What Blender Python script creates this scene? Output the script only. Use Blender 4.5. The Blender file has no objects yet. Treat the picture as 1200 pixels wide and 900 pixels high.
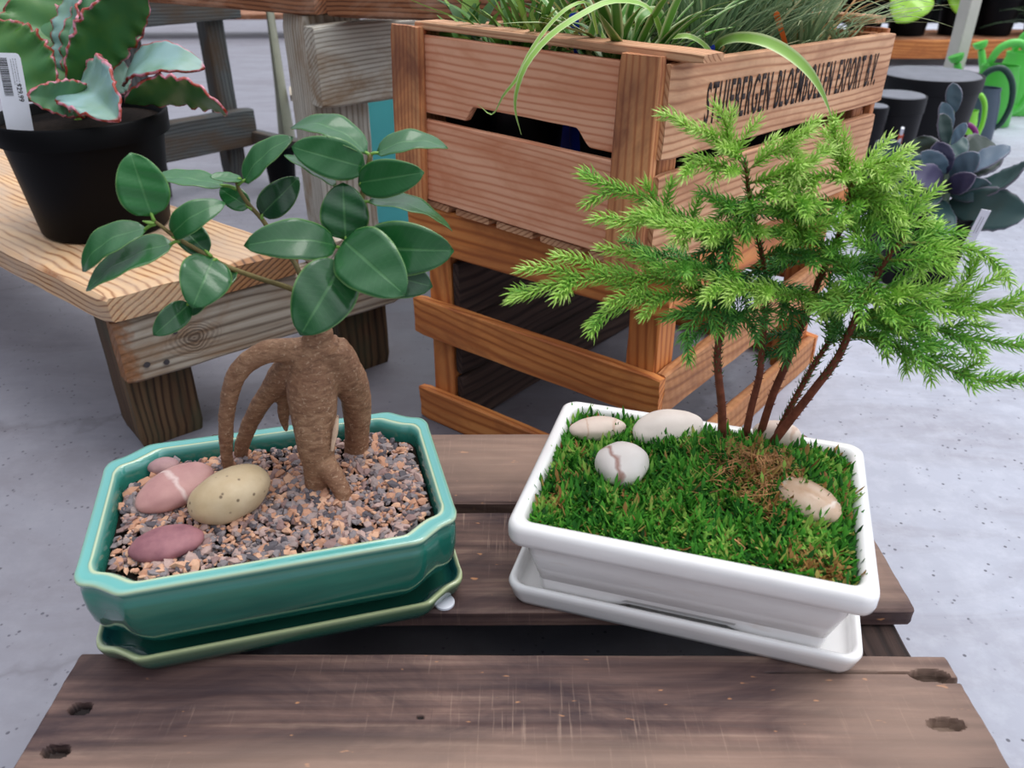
import bpy, bmesh, math, random
import numpy as np
from mathutils import Vector, Matrix, noise

R = math.radians
SC = bpy.context.scene
COL = SC.collection

# ------------------------------------------------------------------ camera, world, light, exposure
CAM_H = 0.65
PITCH = math.atan(550.0 / 950.0)
cam_data = bpy.data.cameras.new('camera')
cam_data.sensor_width = 36.0
cam_data.lens = 950.0 / 1200.0 * 36.0
cam_data.clip_start = 0.02
cam_data.dof.use_dof = True
cam_data.dof.focus_distance = 0.72
cam_data.dof.aperture_fstop = 10.0
cam = bpy.data.objects.new('camera', cam_data)
COL.objects.link(cam)
cam.location = (0, 0, CAM_H)
cam.rotation_euler = (math.pi / 2 - PITCH, 0, 0)
SC.camera = cam

SC.view_settings.view_transform = 'Standard'
SC.view_settings.look = 'None'
SC.view_settings.gamma = 1.0
SC.view_settings.use_curve_mapping = False
SC.view_settings.exposure = 0.0

SKY_STRENGTH = 1.0
SUN_STRENGTH = 1.7
world = bpy.data.worlds.new('overcast_sky')
SC.world = world
world.use_nodes = True
wt = world.node_tree
wt.nodes.clear()
w_out = wt.nodes.new('ShaderNodeOutputWorld')
w_bg = wt.nodes.new('ShaderNodeBackground')
w_tc = wt.nodes.new('ShaderNodeTexCoord')
w_dot = wt.nodes.new('ShaderNodeVectorMath')
w_dot.operation = 'DOT_PRODUCT'
w_dir = Vector((0.42, 0.12, 0.90)).normalized()
w_dot.inputs[1].default_value = w_dir
w_rmp = wt.nodes.new('ShaderNodeValToRGB')
for p, c in ((0.0, (0.03, 0.032, 0.04, 1)), (0.40, (0.11, 0.12, 0.145, 1)), (0.62, (0.60, 0.64, 0.74, 1)), (0.90, (1.55, 1.62, 1.75, 1))):
    e = w_rmp.color_ramp.elements.new(p)
    e.color = c
w_rmp.color_ramp.elements.remove(w_rmp.color_ramp.elements[0])
w_rmp.color_ramp.elements.remove(w_rmp.color_ramp.elements[-1])
w_map = wt.nodes.new('ShaderNodeMapRange')
w_map.inputs[1].default_value = -1.0
w_map.inputs[2].default_value = 1.0
wt.links.new(w_tc.outputs['Generated'], w_dot.inputs[0])
wt.links.new(w_dot.outputs['Value'], w_map.inputs[0])
wt.links.new(w_map.outputs[0], w_rmp.inputs[0])
wt.links.new(w_rmp.outputs[0], w_bg.inputs[0])
w_bg.inputs[1].default_value = SKY_STRENGTH
wt.links.new(w_bg.outputs[0], w_out.inputs[0])

sun_data = bpy.data.lights.new('sun', 'SUN')
sun_data.energy = SUN_STRENGTH
sun_data.angle = R(35)
sun_data.color = (1.0, 0.97, 0.93)
sun = bpy.data.objects.new('sun', sun_data)
COL.objects.link(sun)
sun.rotation_euler = Vector((0.28, 0.12, 0.95)).to_track_quat('Z', 'Y').to_euler()

# ------------------------------------------------------------------ helpers
_c, _s = math.cos(PITCH), math.sin(PITCH)


def ray(px, py):
    u = (px - 600.0) / 950.0
    v = (450.0 - py) / 950.0
    return Vector((u, _c + v * _s, -_s + v * _c))


def atz(px, py, z):
    r = ray(px, py)
    return Vector((0, 0, CAM_H)) + r * ((z - CAM_H) / r.z)


def at(px, py, Y):
    r = ray(px, py)
    return Vector((0, 0, CAM_H)) + r * (Y / r.y)


def px_len(n, Y):
    """metres covered by n picture pixels at distance Y"""
    return n * Y * 1.12 / 950.0


def C(r, g, b):
    def f(x):
        x /= 255.0
        return x / 12.92 if x <= 0.04045 else ((x + 0.055) / 1.055) ** 2.4
    return (f(r), f(g), f(b), 1.0)


class NT:
    def __init__(self, name):
        self.m = bpy.data.materials.new(name)
        self.m.use_nodes = True
        self.t = self.m.node_tree
        self.t.nodes.clear()
        self.out = self.t.nodes.new('ShaderNodeOutputMaterial')
        self.b = self.t.nodes.new('ShaderNodeBsdfPrincipled')
        self.t.links.new(self.b.outputs[0], self.out.inputs[0])

    def n(self, typ, props=None, ins=None):
        nd = self.t.nodes.new('ShaderNode' + typ)
        for k, v in (props or {}).items():
            setattr(nd, k, v)
        for k, v in (ins or {}).items():
            self.set(nd.inputs[k], v)
        return nd

    def set(self, sock, v):
        if isinstance(v, bpy.types.NodeSocket):
            self.t.links.new(v, sock)
        else:
            sock.default_value = v

    def ramp(self, fac, stops, interp='LINEAR'):
        nd = self.t.nodes.new('ShaderNodeValToRGB')
        cr = nd.color_ramp
        cr.interpolation = interp
        while len(cr.elements) > 1:
            cr.elements.remove(cr.elements[-1])
        cr.elements[0].position = stops[0][0]
        cr.elements[0].color = stops[0][1]
        for p, c in stops[1:]:
            e = cr.elements.new(p)
            e.color = c
        self.set(nd.inputs[0], fac)
        return nd.outputs[0]

    def mix(self, fac, a, b, mode='MIX'):
        nd = self.t.nodes.new('ShaderNodeMix')
        nd.data_type = 'RGBA'
        nd.blend_type = mode
        self.set(nd.inputs[0], fac)
        self.set(nd.inputs[6], a)
        self.set(nd.inputs[7], b)
        return nd.outputs[2]

    def math(self, op, a, b=0.0, c=None):
        nd = self.t.nodes.new('ShaderNodeMath')
        nd.operation = op
        self.set(nd.inputs[0], a)
        self.set(nd.inputs[1], b)
        if c is not None:
            self.set(nd.inputs[2], c)
        return nd.outputs[0]

    def vmul(self, vec, s):
        nd = self.t.nodes.new('ShaderNodeVectorMath')
        nd.operation = 'MULTIPLY'
        self.set(nd.inputs[0], vec)
        self.set(nd.inputs[1], s)
        return nd.outputs[0]

    def vadd(self, a, b):
        nd = self.t.nodes.new('ShaderNodeVectorMath')
        nd.operation = 'ADD'
        self.set(nd.inputs[0], a)
        self.set(nd.inputs[1], b)
        return nd.outputs[0]

    def noise(self, vec, scale, detail=4.0, rough=0.55, dist=0.0):
        nd = self.n('TexNoise', None, {'Vector': vec, 'Scale': scale, 'Detail': detail, 'Roughness': rough, 'Distortion': dist})
        return nd.outputs[0]

    def attr(self, name):
        return self.n('Attribute', {'attribute_name': name}).outputs['Fac']

    def obj(self):
        return self.n('TexCoord').outputs['Object']

    def rand(self):
        return self.n('ObjectInfo').outputs['Random']

    def bump(self, h, strength=0.3, dist=0.002):
        nd = self.n('Bump', None, {'Height': h, 'Strength': strength, 'Distance': dist})
        self.t.links.new(nd.outputs[0], self.b.inputs['Normal'])

    def p(self, **k):
        names = {'color': 'Base Color', 'rough': 'Roughness', 'spec': 'Specular IOR Level', 'coat': 'Coat Weight',
                 'coat_rough': 'Coat Roughness', 'metal': 'Metallic', 'sheen': 'Sheen Weight', 'sss': 'Subsurface Weight', 'trans': 'Transmission Weight'}
        for a, v in k.items():
            self.set(self.b.inputs[names[a]], v)
        return self.m


def g(x):
    return (x, x, x, 1)


def wood(name, light, mid, dark, ring=38.0, stain=None, stain_amt=0.5, rough=0.72, bump=0.35, saw=0.0, fiber=0.5, dents=False, flecks=None, scratch=False, knot=None, endcol=None):
    n = NT(name)
    o = n.obj()
    rv = n.n('CombineXYZ', None, {0: n.math('MULTIPLY', n.rand(), 13.0), 1: n.math('MULTIPLY', n.rand(), 7.0), 2: n.math('MULTIPLY', n.rand(), 3.0)}).outputs[0]
    v = n.vadd(o, rv)
    fib = n.noise(n.vmul(v, (5, 150, 150)), 1.0, 5.0, 0.6)
    warp = n.noise(n.vmul(v, (1.6, 7, 7)), 1.0, 2.0, 0.4)
    ph = n.math('ADD', n.math('MULTIPLY', n.n('SeparateXYZ', None, {0: v}).outputs[1], ring * 2.2), n.math('MULTIPLY', warp, 7.0))
    ph = n.math('ADD', ph, n.math('MULTIPLY', n.n('SeparateXYZ', None, {0: v}).outputs[2], ring * 3.0))
    ph = n.math('ADD', ph, n.math('MULTIPLY', fib, 0.25))
    rings = n.math('ADD', n.math('MULTIPLY', n.math('SINE', n.math('MULTIPLY', ph, 6.28318)), 0.5), 0.5)
    rings = n.math('POWER', rings, 3.4)
    coarse = n.noise(n.vmul(v, (2.2, 28, 28)), 1.0, 4.0, 0.6)
    fac = n.math('ADD', n.math('MULTIPLY', n.math('ADD', n.math('MULTIPLY', rings, 0.68), n.math('MULTIPLY', coarse, 0.42)), 1.0 - fiber), n.math('MULTIPLY', n.math('ADD', n.math('MULTIPLY', fib, 0.6), n.math('MULTIPLY', coarse, 0.4)), fiber))
    col = n.ramp(fac, [(0.22, light), (0.46, mid), (0.74, dark)])
    if stain:
        st = n.noise(n.vmul(v, (7, 16, 16)), 1.0, 5.0, 0.65, 0.6)
        sf = n.ramp(st, [(0.5 - 0.18 * stain_amt, g(0)), (0.72 - 0.1 * stain_amt, g(1))])
        col = n.mix(n.math('MULTIPLY', sf, 0.85), col, stain)
    if flecks:
        fl = n.noise(n.vmul(v, (60, 170, 170)), 1.0, 2.0)
        ff = n.ramp(fl, [(0.72, g(0)), (0.77, g(0.9))])
        col = n.mix(ff, col, flecks)
    if scratch:
        sc = n.noise(n.vmul(v, (380, 16, 16)), 1.0, 3.0, 0.6)
        pt = n.noise(n.vmul(v, (6, 12, 12)), 1.0, 3.0)
        sf = n.math('MULTIPLY', n.ramp(sc, [(0.60, g(0)), (0.74, g(0.38))]), n.ramp(pt, [(0.42, g(0)), (0.62, g(1))]))
        col = n.mix(sf, col, C(198, 168, 148))
        sd = n.math('MULTIPLY', n.ramp(sc, [(0.28, g(0.6)), (0.38, g(0))]), n.ramp(pt, [(0.40, g(0)), (0.60, g(1))]))
        col = n.mix(sd, col, C(64, 48, 46))
    h = n.math('ADD', n.math('MULTIPLY', fib, 1.0), n.math('MULTIPLY', rings, -0.35))
    if saw:
        sx = n.math('ADD', n.math('MULTIPLY', n.n('SeparateXYZ', None, {0: v}).outputs[0], saw), n.math('MULTIPLY', n.n('SeparateXYZ', None, {0: v}).outputs[1], saw * 0.35))
        sw = n.math('FRACT', n.math('ADD', sx, n.math('MULTIPLY', warp, 1.5)))
        sw2 = n.ramp(sw, [(0.0, g(0.2)), (0.5, g(1)), (0.95, g(0.2))])
        col = n.mix(0.28, col, n.mix(sw2, dark, col))
        h = n.math('ADD', h, n.math('MULTIPLY', sw2, 0.5))
    if dents:
        col = n.mix(n.attr('dent'), col, C(26, 18, 18))
        col = n.mix(n.attr('lighten'), col, light)
    if endcol:
        ex_ = n.n('SeparateXYZ', None, {0: o}).outputs[0]
        col = n.mix(n.ramp(ex_, [(0.0012, g(0.8)), (0.0035, g(0))]), col, n.mix(rings, endcol, C(70, 40, 22)))
    if knot:
        sx_ = n.n('SeparateXYZ', None, {0: o})
        kx = n.math('MULTIPLY', n.math('SUBTRACT', sx_.outputs[0], knot[0]), 0.72)
        kz = n.math('SUBTRACT', sx_.outputs[2], knot[1])
        kd = n.math('SQRT', n.math('ADD', n.math('MULTIPLY', kx, kx), n.math('MULTIPLY', kz, kz)))
        kd = n.math('ADD', kd, n.math('MULTIPLY', n.noise(o, 60, 3), 0.008))
        kr = n.math('ADD', n.math('MULTIPLY', n.math('SINE', n.math('MULTIPLY', kd, 1500.0)), 0.5), 0.5)
        near = n.ramp(kd, [(0.012, g(1)), (0.034, g(0))])
        col = n.mix(n.math('MULTIPLY', near, n.math('MULTIPLY', kr, 0.75)), col, C(74, 60, 50))
        core = n.ramp(kd, [(0.006, g(1)), (0.014, g(0))])
        col = n.mix(n.math('MULTIPLY', core, 0.5), col, C(84, 66, 54))
        en = n.math('ADD', sx_.outputs[0], n.math('MULTIPLY', n.math('SUBTRACT', n.noise(o, 70, 4), 0.5), 0.05))
        col = n.mix(n.ramp(en, [(0.006, g(0.8)), (0.022, g(0))]), col, n.mix(n.noise(o, 160, 3), C(70, 44, 26), C(178, 116, 70)))
        h = n.math('ADD', h, n.math('MULTIPLY', n.math('MULTIPLY', near, kr), -0.8))
    n.bump(h, bump, 0.0015)
    return n.p(color=col, rough=rough, spec=0.25)


W = {}


def put(ob, parent=None, world=None):
    world = world if world is not None else Matrix()
    COL.objects.link(ob)
    W[ob.name] = world
    if parent is not None:
        ob.parent = parent
        ob.matrix_local = W[parent.name].inverted() @ world
    else:
        ob.matrix_world = world
    return ob


def tag(o, label=None, cat=None, group=None, kind=None):
    if label:
        o['label'] = label
    if cat:
        o['category'] = cat
    if group:
        o['group'] = group
    if kind:
        o['kind'] = kind
    return o


def thing(name, loc, label, cat, group=None, world=None):
    o = bpy.data.objects.new(name, None)
    o.empty_display_size = 0.03
    put(o, None, world if world is not None else Matrix.Translation(Vector(loc)))
    return tag(o, label, cat, group)


class MB:
    """collects geometry in world coordinates; build() links it as one mesh object"""

    def __init__(self):
        self.v, self.f, self.mi, self.at = [], [], [], {}

    def add(self, verts, faces, m=0, **attrs):
        o = len(self.v)
        self.v.extend(tuple(x) for x in verts)
        self.f.extend(tuple(i + o for i in f) for f in faces)
        self.mi.extend([m] * len(faces))
        for k, val in attrs.items():
            a = self.at.setdefault(k, [])
            a.extend([0.0] * (o - len(a)))
            if hasattr(val, '__len__'):
                a.extend(val)
            else:
                a.extend([val] * len(verts))
        return self

    def build(self, name, mats, parent=None, smooth=True, angle=40, world=None, flat=False):
        me = bpy.data.meshes.new(name)
        world = world if world is not None else (W[parent.name] if parent is not None else Matrix())
        inv = world.inverted()
        vs = [inv @ Vector(p) for p in self.v]
        me.from_pydata(vs, [], self.f)
        if not isinstance(mats, (list, tuple)):
            mats = [mats]
        for m in mats:
            me.materials.append(m)
        me.polygons.foreach_set('material_index', self.mi)
        for k, a in self.at.items():
            a = a + [0.0] * (len(self.v) - len(a))
            d = me.attributes.new(k, 'FLOAT', 'POINT')
            d.data.foreach_set('value', a)
        if smooth and not flat:
            me.polygons.foreach_set('use_smooth', [True] * len(me.polygons))
            if angle:
                me.set_sharp_from_angle(angle=R(angle))
        me.update()
        ob = bpy.data.objects.new(name, me)
        return put(ob, parent, world)


def frame_of(tan, hint=Vector((0, 0, 1))):
    t = tan.normalized()
    if abs(t.dot(hint)) > 0.97:
        hint = Vector((1, 0, 0))
    a = t.cross(hint).normalized()
    b = a.cross(t).normalized()
    return t, a, b


def catmull(pts, n):
    P = [Vector(p) for p in pts]
    if len(P) == 2:
        return [P[0].lerp(P[1], i / (n - 1)) for i in range(n)]
    P = [P[0] * 2 - P[1]] + P + [P[-1] * 2 - P[-2]]
    out = []
    segs = len(P) - 3
    for i in range(n):
        x = i / (n - 1) * segs
        k = min(int(x), segs - 1)
        t = x - k
        p0, p1, p2, p3 = P[k:k + 4]
        out.append(0.5 * ((2 * p1) + (p2 - p0) * t + (2 * p0 - 5 * p1 + 4 * p2 - p3) * t * t + (3 * p1 - p0 - 3 * p2 + p3) * t ** 3))
    return out


def lerp_list(vals, n):
    out = []
    for i in range(n):
        x = i / (n - 1) * (len(vals) - 1)
        k = min(int(x), len(vals) - 2)
        out.append(vals[k] + (vals[k + 1] - vals[k]) * (x - k))
    return out


def tube(pts, radii, n=None, sides=8):
    n = n or max(len(pts) * 4, 6)
    P = catmull(pts, n)
    rr = lerp_list(radii, n) if len(radii) > 1 else [radii[0]] * n
    v, f = [], []
    a = None
    for i, p in enumerate(P):
        t = (P[min(i + 1, n - 1)] - P[max(i - 1, 0)]).normalized()
        if a is None:
            _, a, b = frame_of(t)
        else:
            a = (a - t * a.dot(t)).normalized()
            b = t.cross(a)
        for k in range(sides):
            th = 2 * math.pi * k / sides
            v.append(p + a * (rr[i] * math.cos(th)) + b * (rr[i] * math.sin(th)))
    for i in range(n - 1):
        for k in range(sides):
            k2 = (k + 1) % sides
            f.append((i * sides + k, i * sides + k2, (i + 1) * sides + k2, (i + 1) * sides + k))
    f.append(tuple(range(sides))[::-1])
    f.append(tuple((n - 1) * sides + k for k in range(sides)))
    return v, f


def rings_mesh(rings, closed_bottom=True, closed_top=False):
    """rings: list of equal-length loops from one end to the other"""
    n = len(rings[0])
    v = [p for r in rings for p in r]
    f = []
    for i in range(len(rings) - 1):
        for k in range(n):
            k2 = (k + 1) % n
            f.append((i * n + k, i * n + k2, (i + 1) * n + k2, (i + 1) * n + k))
    if closed_bottom:
        f.append(tuple(range(n))[::-1])
    if closed_top:
        f.append(tuple((len(rings) - 1) * n + k for k in range(n)))
    return v, f


def lathe(cx, cy, prof, n=40, sx=1.0, sy=1.0, rot=0.0):
    """profile [(r,z)...] round a vertical axis"""
    rings = []
    for r, z in prof:
        ring = []
        for k in range(n):
            a = 2 * math.pi * k / n
            x, y = r * sx * math.cos(a), r * sy * math.sin(a)
            ring.append(Vector((cx + x * math.cos(rot) - y * math.sin(rot), cy + x * math.sin(rot) + y * math.cos(rot), z)))
        rings.append(ring)
    return rings_mesh(rings, True, True)


def board(name, M4, L, w, t, mat, parent, nseg=14, nw=5, bev=0.0015, amp=0.0005, seed=0, ends=0.0015, dents=(), cut=None, light=(), skew=0.0):
    """sawn board: local X 0..L, Y -w/2..w/2, Z -t/2..t/2 placed by the matrix M4"""
    rnd = random.Random(seed + 17)
    off = Vector((rnd.uniform(-50, 50), rnd.uniform(-50, 50), rnd.uniform(-50, 50)))
    b = min(bev, t * 0.3, w * 0.3)
    prof = []
    ys = [-1 + 2 * i / nw for i in range(nw + 1)]
    for y in ys:
        prof.append((y * (w / 2 - b), t / 2))
    prof.append((w / 2, t / 2 - b))
    nt = 2
    for i in range(nt):
        prof.append((w / 2, (t / 2 - b) * (1 - 2 * (i + 1) / nt)))
    for y in ys[::-1]:
        prof.append((y * (w / 2 - b), -t / 2))
    prof.append((-w / 2, -t / 2 + b))
    for i in range(nt):
        prof.append((-w / 2, (-t / 2 + b) * (1 - 2 * (i + 1) / nt)))
    rings = []
    dent_a, light_a = [], []
    for i in range(nseg + 1):
        s = i / nseg
        x0 = L * s
        sc = 1.0
        ring = []
        xs = x0
        e = 0.0
        if i == 0:
            e = 1.0
        if i == nseg:
            e = -1.0
        for (y, z) in prof:
            k = 1.0 - (b / max(w, 1e-6)) * 2 * (1 if e else 0)
            yy, zz = y * k, z * (1.0 - (b / max(t, 1e-6)) * 2 * (0.6 if e else 0))
            if cut is not None and y < 0:
                up = cut(xs)
                yy = yy + up * (-y / (w / 2))
            p = Vector((xs + yy * skew, yy, zz))
            q = p * 24 + off
            d = amp * noise.noise(q) + amp * 0.6 * noise.noise(Vector((q.x * 0.3, q.y * 6, q.z * 6)))
            nz = 1.0 if z >= t / 2 - 1e-6 else (-1.0 if z <= -t / 2 + 1e-6 else 0.0)
            ny = 0.0 if nz else (1.0 if y > 0 else -1.0)
            p += Vector((0, ny * d, nz * d))
            xe = 0.0
            if e or i in (1, nseg - 1):
                xe = ends * noise.noise(Vector((y * 90, z * 90, off.x + (5 if e > 0 else 0))))
                p.x += xe
            da, la = 0.0, 0.0
            if nz > 0:
                for (dx, dy, rx, ry, dep) in dents:
                    q2 = ((p.x - dx) / rx) ** 2 + ((p.y - dy) / ry) ** 2
                    if q2 < 1.7:
                        k2 = max(0.0, 1 - q2 / 1.7)
                        p.z -= dep * min(1, k2 * 2.6)
                        da = max(da, min(1.0, k2 * 4.5))
                for (dx, dy, rx, ry, a2) in light:
                    q2 = ((p.x - dx) / rx) ** 2 + ((p.y - dy) / ry) ** 2
                    if q2 < 1:
                        la = max(la, a2 * (1 - q2))
            dent_a.append(da)
            light_a.append(la)
            ring.append(p)
        rings.append(ring)
    v, f = rings_mesh(rings, True, True)
    f = [tuple(reversed(q)) for q in f]
    me = bpy.data.meshes.new(name)
    me.from_pydata(v, [], f)
    me.materials.append(mat)
    if dents or light:
        for k, a in (('dent', dent_a), ('lighten', light_a)):
            d = me.attributes.new(k, 'FLOAT', 'POINT')
            d.data.foreach_set('value', a)
    me.polygons.foreach_set('use_smooth', [True] * len(me.polygons))
    bm = bmesh.new()
    bm.from_mesh(me)
    bmesh.ops.recalc_face_normals(bm, faces=bm.faces)
    bm.to_mesh(me)
    bm.free()
    me.set_sharp_from_angle(angle=R(35))
    ob = bpy.data.objects.new(name, me)
    return put(ob, parent, M4)


def fr(o, x, y=None, z=None):
    """matrix with origin o, X axis along x, Z roughly along z"""
    x = Vector(x).normalized()
    z = Vector(z if z is not None else (0, 0, 1))
    y = z.cross(x).normalized()
    z = x.cross(y).normalized()
    M4 = Matrix((x, y, z)).transposed().to_4x4()
    M4.translation = Vector(o)
    return M4


def ribbon(mb, pts, w0, n=12, m=0, fold=0.25, hint=Vector((0, 0, 1)), tip=0.08, grow=0.25, tone=0.5, tone2=None, wmid=None):
    """grass-like blade along pts; w0 full width"""
    P = catmull(pts, n)
    v, f, tn, lt = [], [], [], []
    tone2 = tone if tone2 is None else tone2
    for i, p in enumerate(P):
        s = i / (n - 1)
        t = (P[min(i + 1, n - 1)] - P[max(i - 1, 0)])
        t, a, b = frame_of(t, hint)
        k = min(1.0, 0.55 + s / grow * 0.45) if s < grow else 1.0
        k *= max(tip, (1 - max(0, (s - 0.55) / 0.45) ** 1.6)) if s > 0.55 else 1.0
        hw = w0 * 0.5 * k
        v += [p - a * hw + b * hw * fold, p - b * 0.0002, p + a * hw + b * hw * fold]
        tn += [tone + (tone2 - tone) * s] * 3
        lt += [-1, 0, 1]
    for i in range(n - 1):
        o = i * 3
        f += [(o, o + 1, o + 4, o + 3), (o + 1, o + 2, o + 5, o + 4)]
    mb.add(v, f, m, tone=tn, lt=lt)


# ------------------------------------------------------------------ materials
def m_floor():
    n = NT('sealed_concrete')
    o = n.obj()
    a = n.noise(o, 0.8, 6, 0.6)
    b = n.noise(n.vmul(o, (3, 9, 1)), 1.0, 6, 0.65, 0.8)
    c = n.noise(o, 28.0, 4, 0.7)
    col = n.ramp(a, [(0.3, C(140, 141, 153)), (0.5, C(166, 169, 182)), (0.7, C(186, 190, 205))])
    col = n.mix(n.ramp(b, [(0.42, g(0)), (0.75, g(0.55))]), col, C(120, 112, 118))
    col = n.mix(n.ramp(c, [(0.45, g(0)), (0.8, g(0.35))]), col, C(205, 208, 218))
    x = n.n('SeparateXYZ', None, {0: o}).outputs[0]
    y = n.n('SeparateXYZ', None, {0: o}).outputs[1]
    # light falloff painted in: darker left of the stand, paler to the right
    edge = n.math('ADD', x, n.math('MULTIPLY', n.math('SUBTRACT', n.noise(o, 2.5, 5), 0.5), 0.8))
    left_shade = n.ramp(n.math('ADD', n.math('MULTIPLY', edge, 0.5), 0.5), [(0.42, g(1)), (0.74, g(0))])
    col = n.mix(n.math('MULTIPLY', left_shade, 0.66), col, C(98, 93, 99))
    left_shade = n.math('MULTIPLY', left_shade, n.ramp(n.math('MULTIPLY', y, 0.2), [(0.36, g(1)), (0.52, g(0.1))]))
    # shade under the crates and table painted in as a ragged dark patch
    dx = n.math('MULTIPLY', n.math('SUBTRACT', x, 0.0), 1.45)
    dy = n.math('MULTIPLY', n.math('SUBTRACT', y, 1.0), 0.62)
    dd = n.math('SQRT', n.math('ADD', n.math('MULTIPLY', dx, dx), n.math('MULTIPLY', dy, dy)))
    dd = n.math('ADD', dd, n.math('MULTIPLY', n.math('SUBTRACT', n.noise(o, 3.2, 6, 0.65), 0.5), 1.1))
    crate_shade = n.ramp(dd, [(0.44, g(1)), (0.54, g(0))])
    col = n.mix(n.math('MULTIPLY', crate_shade, 0.50), col, C(62, 55, 58))
    # long hairline cracks and damp streaks
    wv = n.math('ADD', y, n.math('MULTIPLY', n.noise(n.vmul(o, (5, 5, 1)), 1.0, 5), 0.35))
    cr = n.math('ABSOLUTE', n.math('SUBTRACT', n.math('FRACT', n.math('MULTIPLY', wv, 2.1)), 0.5))
    crk = n.ramp(cr, [(0.0, g(1)), (0.012, g(0.5)), (0.03, g(0))])
    col = n.mix(n.math('MULTIPLY', crk, n.math('MULTIPLY', left_shade, 0.28)), col, C(70, 62, 66))
    vo = n.n('TexVoronoi', None, {'Vector': n.vmul(o, (1, 1, 0)), 'Scale': 95.0})
    sp = n.ramp(vo.outputs['Distance'], [(0.13, g(1)), (0.22, g(0))])
    spn = n.ramp(n.noise(n.vmul(o, (1, 1, 0)), 24.0, 4, 0.7), [(0.50, g(0)), (0.56, g(1))])
    col = n.mix(n.math('MULTIPLY', n.math('MULTIPLY', sp, spn), 0.85), col, C(66, 64, 74))
    n.bump(c, 0.12, 0.002)
    return n.p(color=col, rough=n.ramp(b, [(0.3, g(0.42)), (0.7, g(0.62))]), spec=0.4)


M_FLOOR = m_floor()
M_TABLE = wood('weathered_dark_plank', C(170, 142, 124), C(112, 87, 79), C(46, 34, 35), ring=22, stain=C(48, 36, 41), stain_amt=0.75,
               rough=0.62, bump=0.6, fiber=0.85, dents=True, flecks=C(186, 132, 92), scratch=True)
M_TABLE_D = wood('shade_board_wood', C(92, 74, 66), C(60, 46, 42), C(30, 24, 23), ring=26, rough=0.8, bump=0.7, fiber=0.7)
M_CRATE = wood('pinkish_crate_pine', C(238, 182, 148), C(228, 164, 130), C(208, 136, 102), ring=62, stain=C(204, 128, 90), stain_amt=0.3, rough=0.62, bump=0.15, fiber=0.35)
M_CRATE_B = wood('crate_batten', C(226, 166, 114), C(210, 140, 92), C(168, 102, 66), ring=60, stain=C(120, 74, 58), stain_amt=0.5, rough=0.62, bump=0.4, fiber=0.55)
M_CRATE_S = wood('crate_printed_slat', C(228, 184, 146), C(206, 154, 116), C(150, 100, 70), ring=52, stain=C(164, 114, 84), stain_amt=0.4, rough=0.66, bump=0.3, fiber=0.55)
M_STAND = wood('orange_stand_pine', C(224, 152, 88), C(202, 122, 64), C(162, 90, 48), ring=30, stain=C(160, 92, 54), stain_amt=0.4, rough=0.55, bump=0.3, fiber=0.5)
M_STAND_SAW = wood('sawn_stand_rail', C(216, 160, 112), C(190, 130, 84), C(142, 90, 58), ring=30, stain=C(140, 92, 64), stain_amt=0.3, rough=0.6, bump=0.4, fiber=0.6, saw=75.0)
M_BENCH = wood('wet_fir_plank', C(226, 192, 150), C(204, 160, 118), C(142, 92, 56), ring=40, endcol=C(150, 100, 60), stain=C(188, 164, 142), stain_amt=0.6, rough=0.6, bump=0.6, fiber=0.42)
M_GREY = wood('silvered_timber', C(220, 218, 208), C(186, 180, 168), C(120, 112, 100), ring=40, stain=C(140, 112, 82), stain_amt=0.2, rough=0.8, bump=0.6, fiber=0.6)
M_GREYK = wood('knotty_grey_timber', C(200, 192, 178), C(160, 148, 132), C(100, 86, 74), ring=30, stain=C(140, 108, 78), stain_amt=0.3, rough=0.8, bump=0.6, fiber=0.6, knot=(0.092, -0.004))
M_GREYD = wood('dark_grey_timber', C(104, 106, 104), C(78, 80, 80), C(44, 44, 44), ring=40, stain=C(84, 66, 50), stain_amt=0.3, rough=0.8, bump=0.5, fiber=0.6)
M_BROWN = wood('brown_deck_board', C(176, 122, 86), C(138, 88, 60), C(76, 46, 32), ring=40, stain=C(186, 150, 128), stain_amt=0.25, rough=0.7, bump=0.6, fiber=0.55)
M_LEGW = wood('damp_leg_timber', C(126, 100, 72), C(84, 62, 44), C(40, 28, 22), ring=40, stain=C(70, 72, 54), stain_amt=0.4, rough=0.7, bump=0.5, fiber=0.6)


def simple(name, col, rough=0.5, spec=0.5, var=0.12, scale=30.0, bump=0.0, coat=0.0, metal=0.0):
    n = NT(name)
    o = n.obj()
    a = n.noise(o, scale, 4)
    c2 = tuple(x * (1 - var) for x in col[:3]) + (1,)
    c3 = tuple(min(1, x * (1 + var)) for x in col[:3]) + (1,)
    if bump:
        n.bump(a, bump, 0.001)
    return n.p(color=n.ramp(a, [(0.3, c2), (0.7, c3)]), rough=rough, spec=spec, coat=coat, metal=metal)


def m_glaze(name, deep, mid, edge, rim):
    n = NT(name)
    o = n.obj()
    a = n.noise(n.vmul(o, (6, 6, 30)), 1.0, 4, 0.6)
    col = n.ramp(a, [(0.3, deep), (0.7, mid)])
    col = n.mix(n.attr('rim'), col, rim)
    col = n.mix(n.attr('edge'), col, edge)
    n.bump(n.noise(o, 18, 2), 0.05, 0.002)
    return n.p(color=col, rough=0.12, spec=0.6, coat=0.6, coat_rough=0.05)


M_TEAL = m_glaze('teal_glaze', C(24, 90, 78), C(44, 122, 104), C(200, 200, 152), C(84, 160, 154))  # final colour tints the rim paler, standing in for sky reflection
M_TEAL2 = m_glaze('dark_teal_glaze', C(20, 66, 58), C(34, 90, 74), C(196, 204, 150), C(26, 80, 82))


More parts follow.
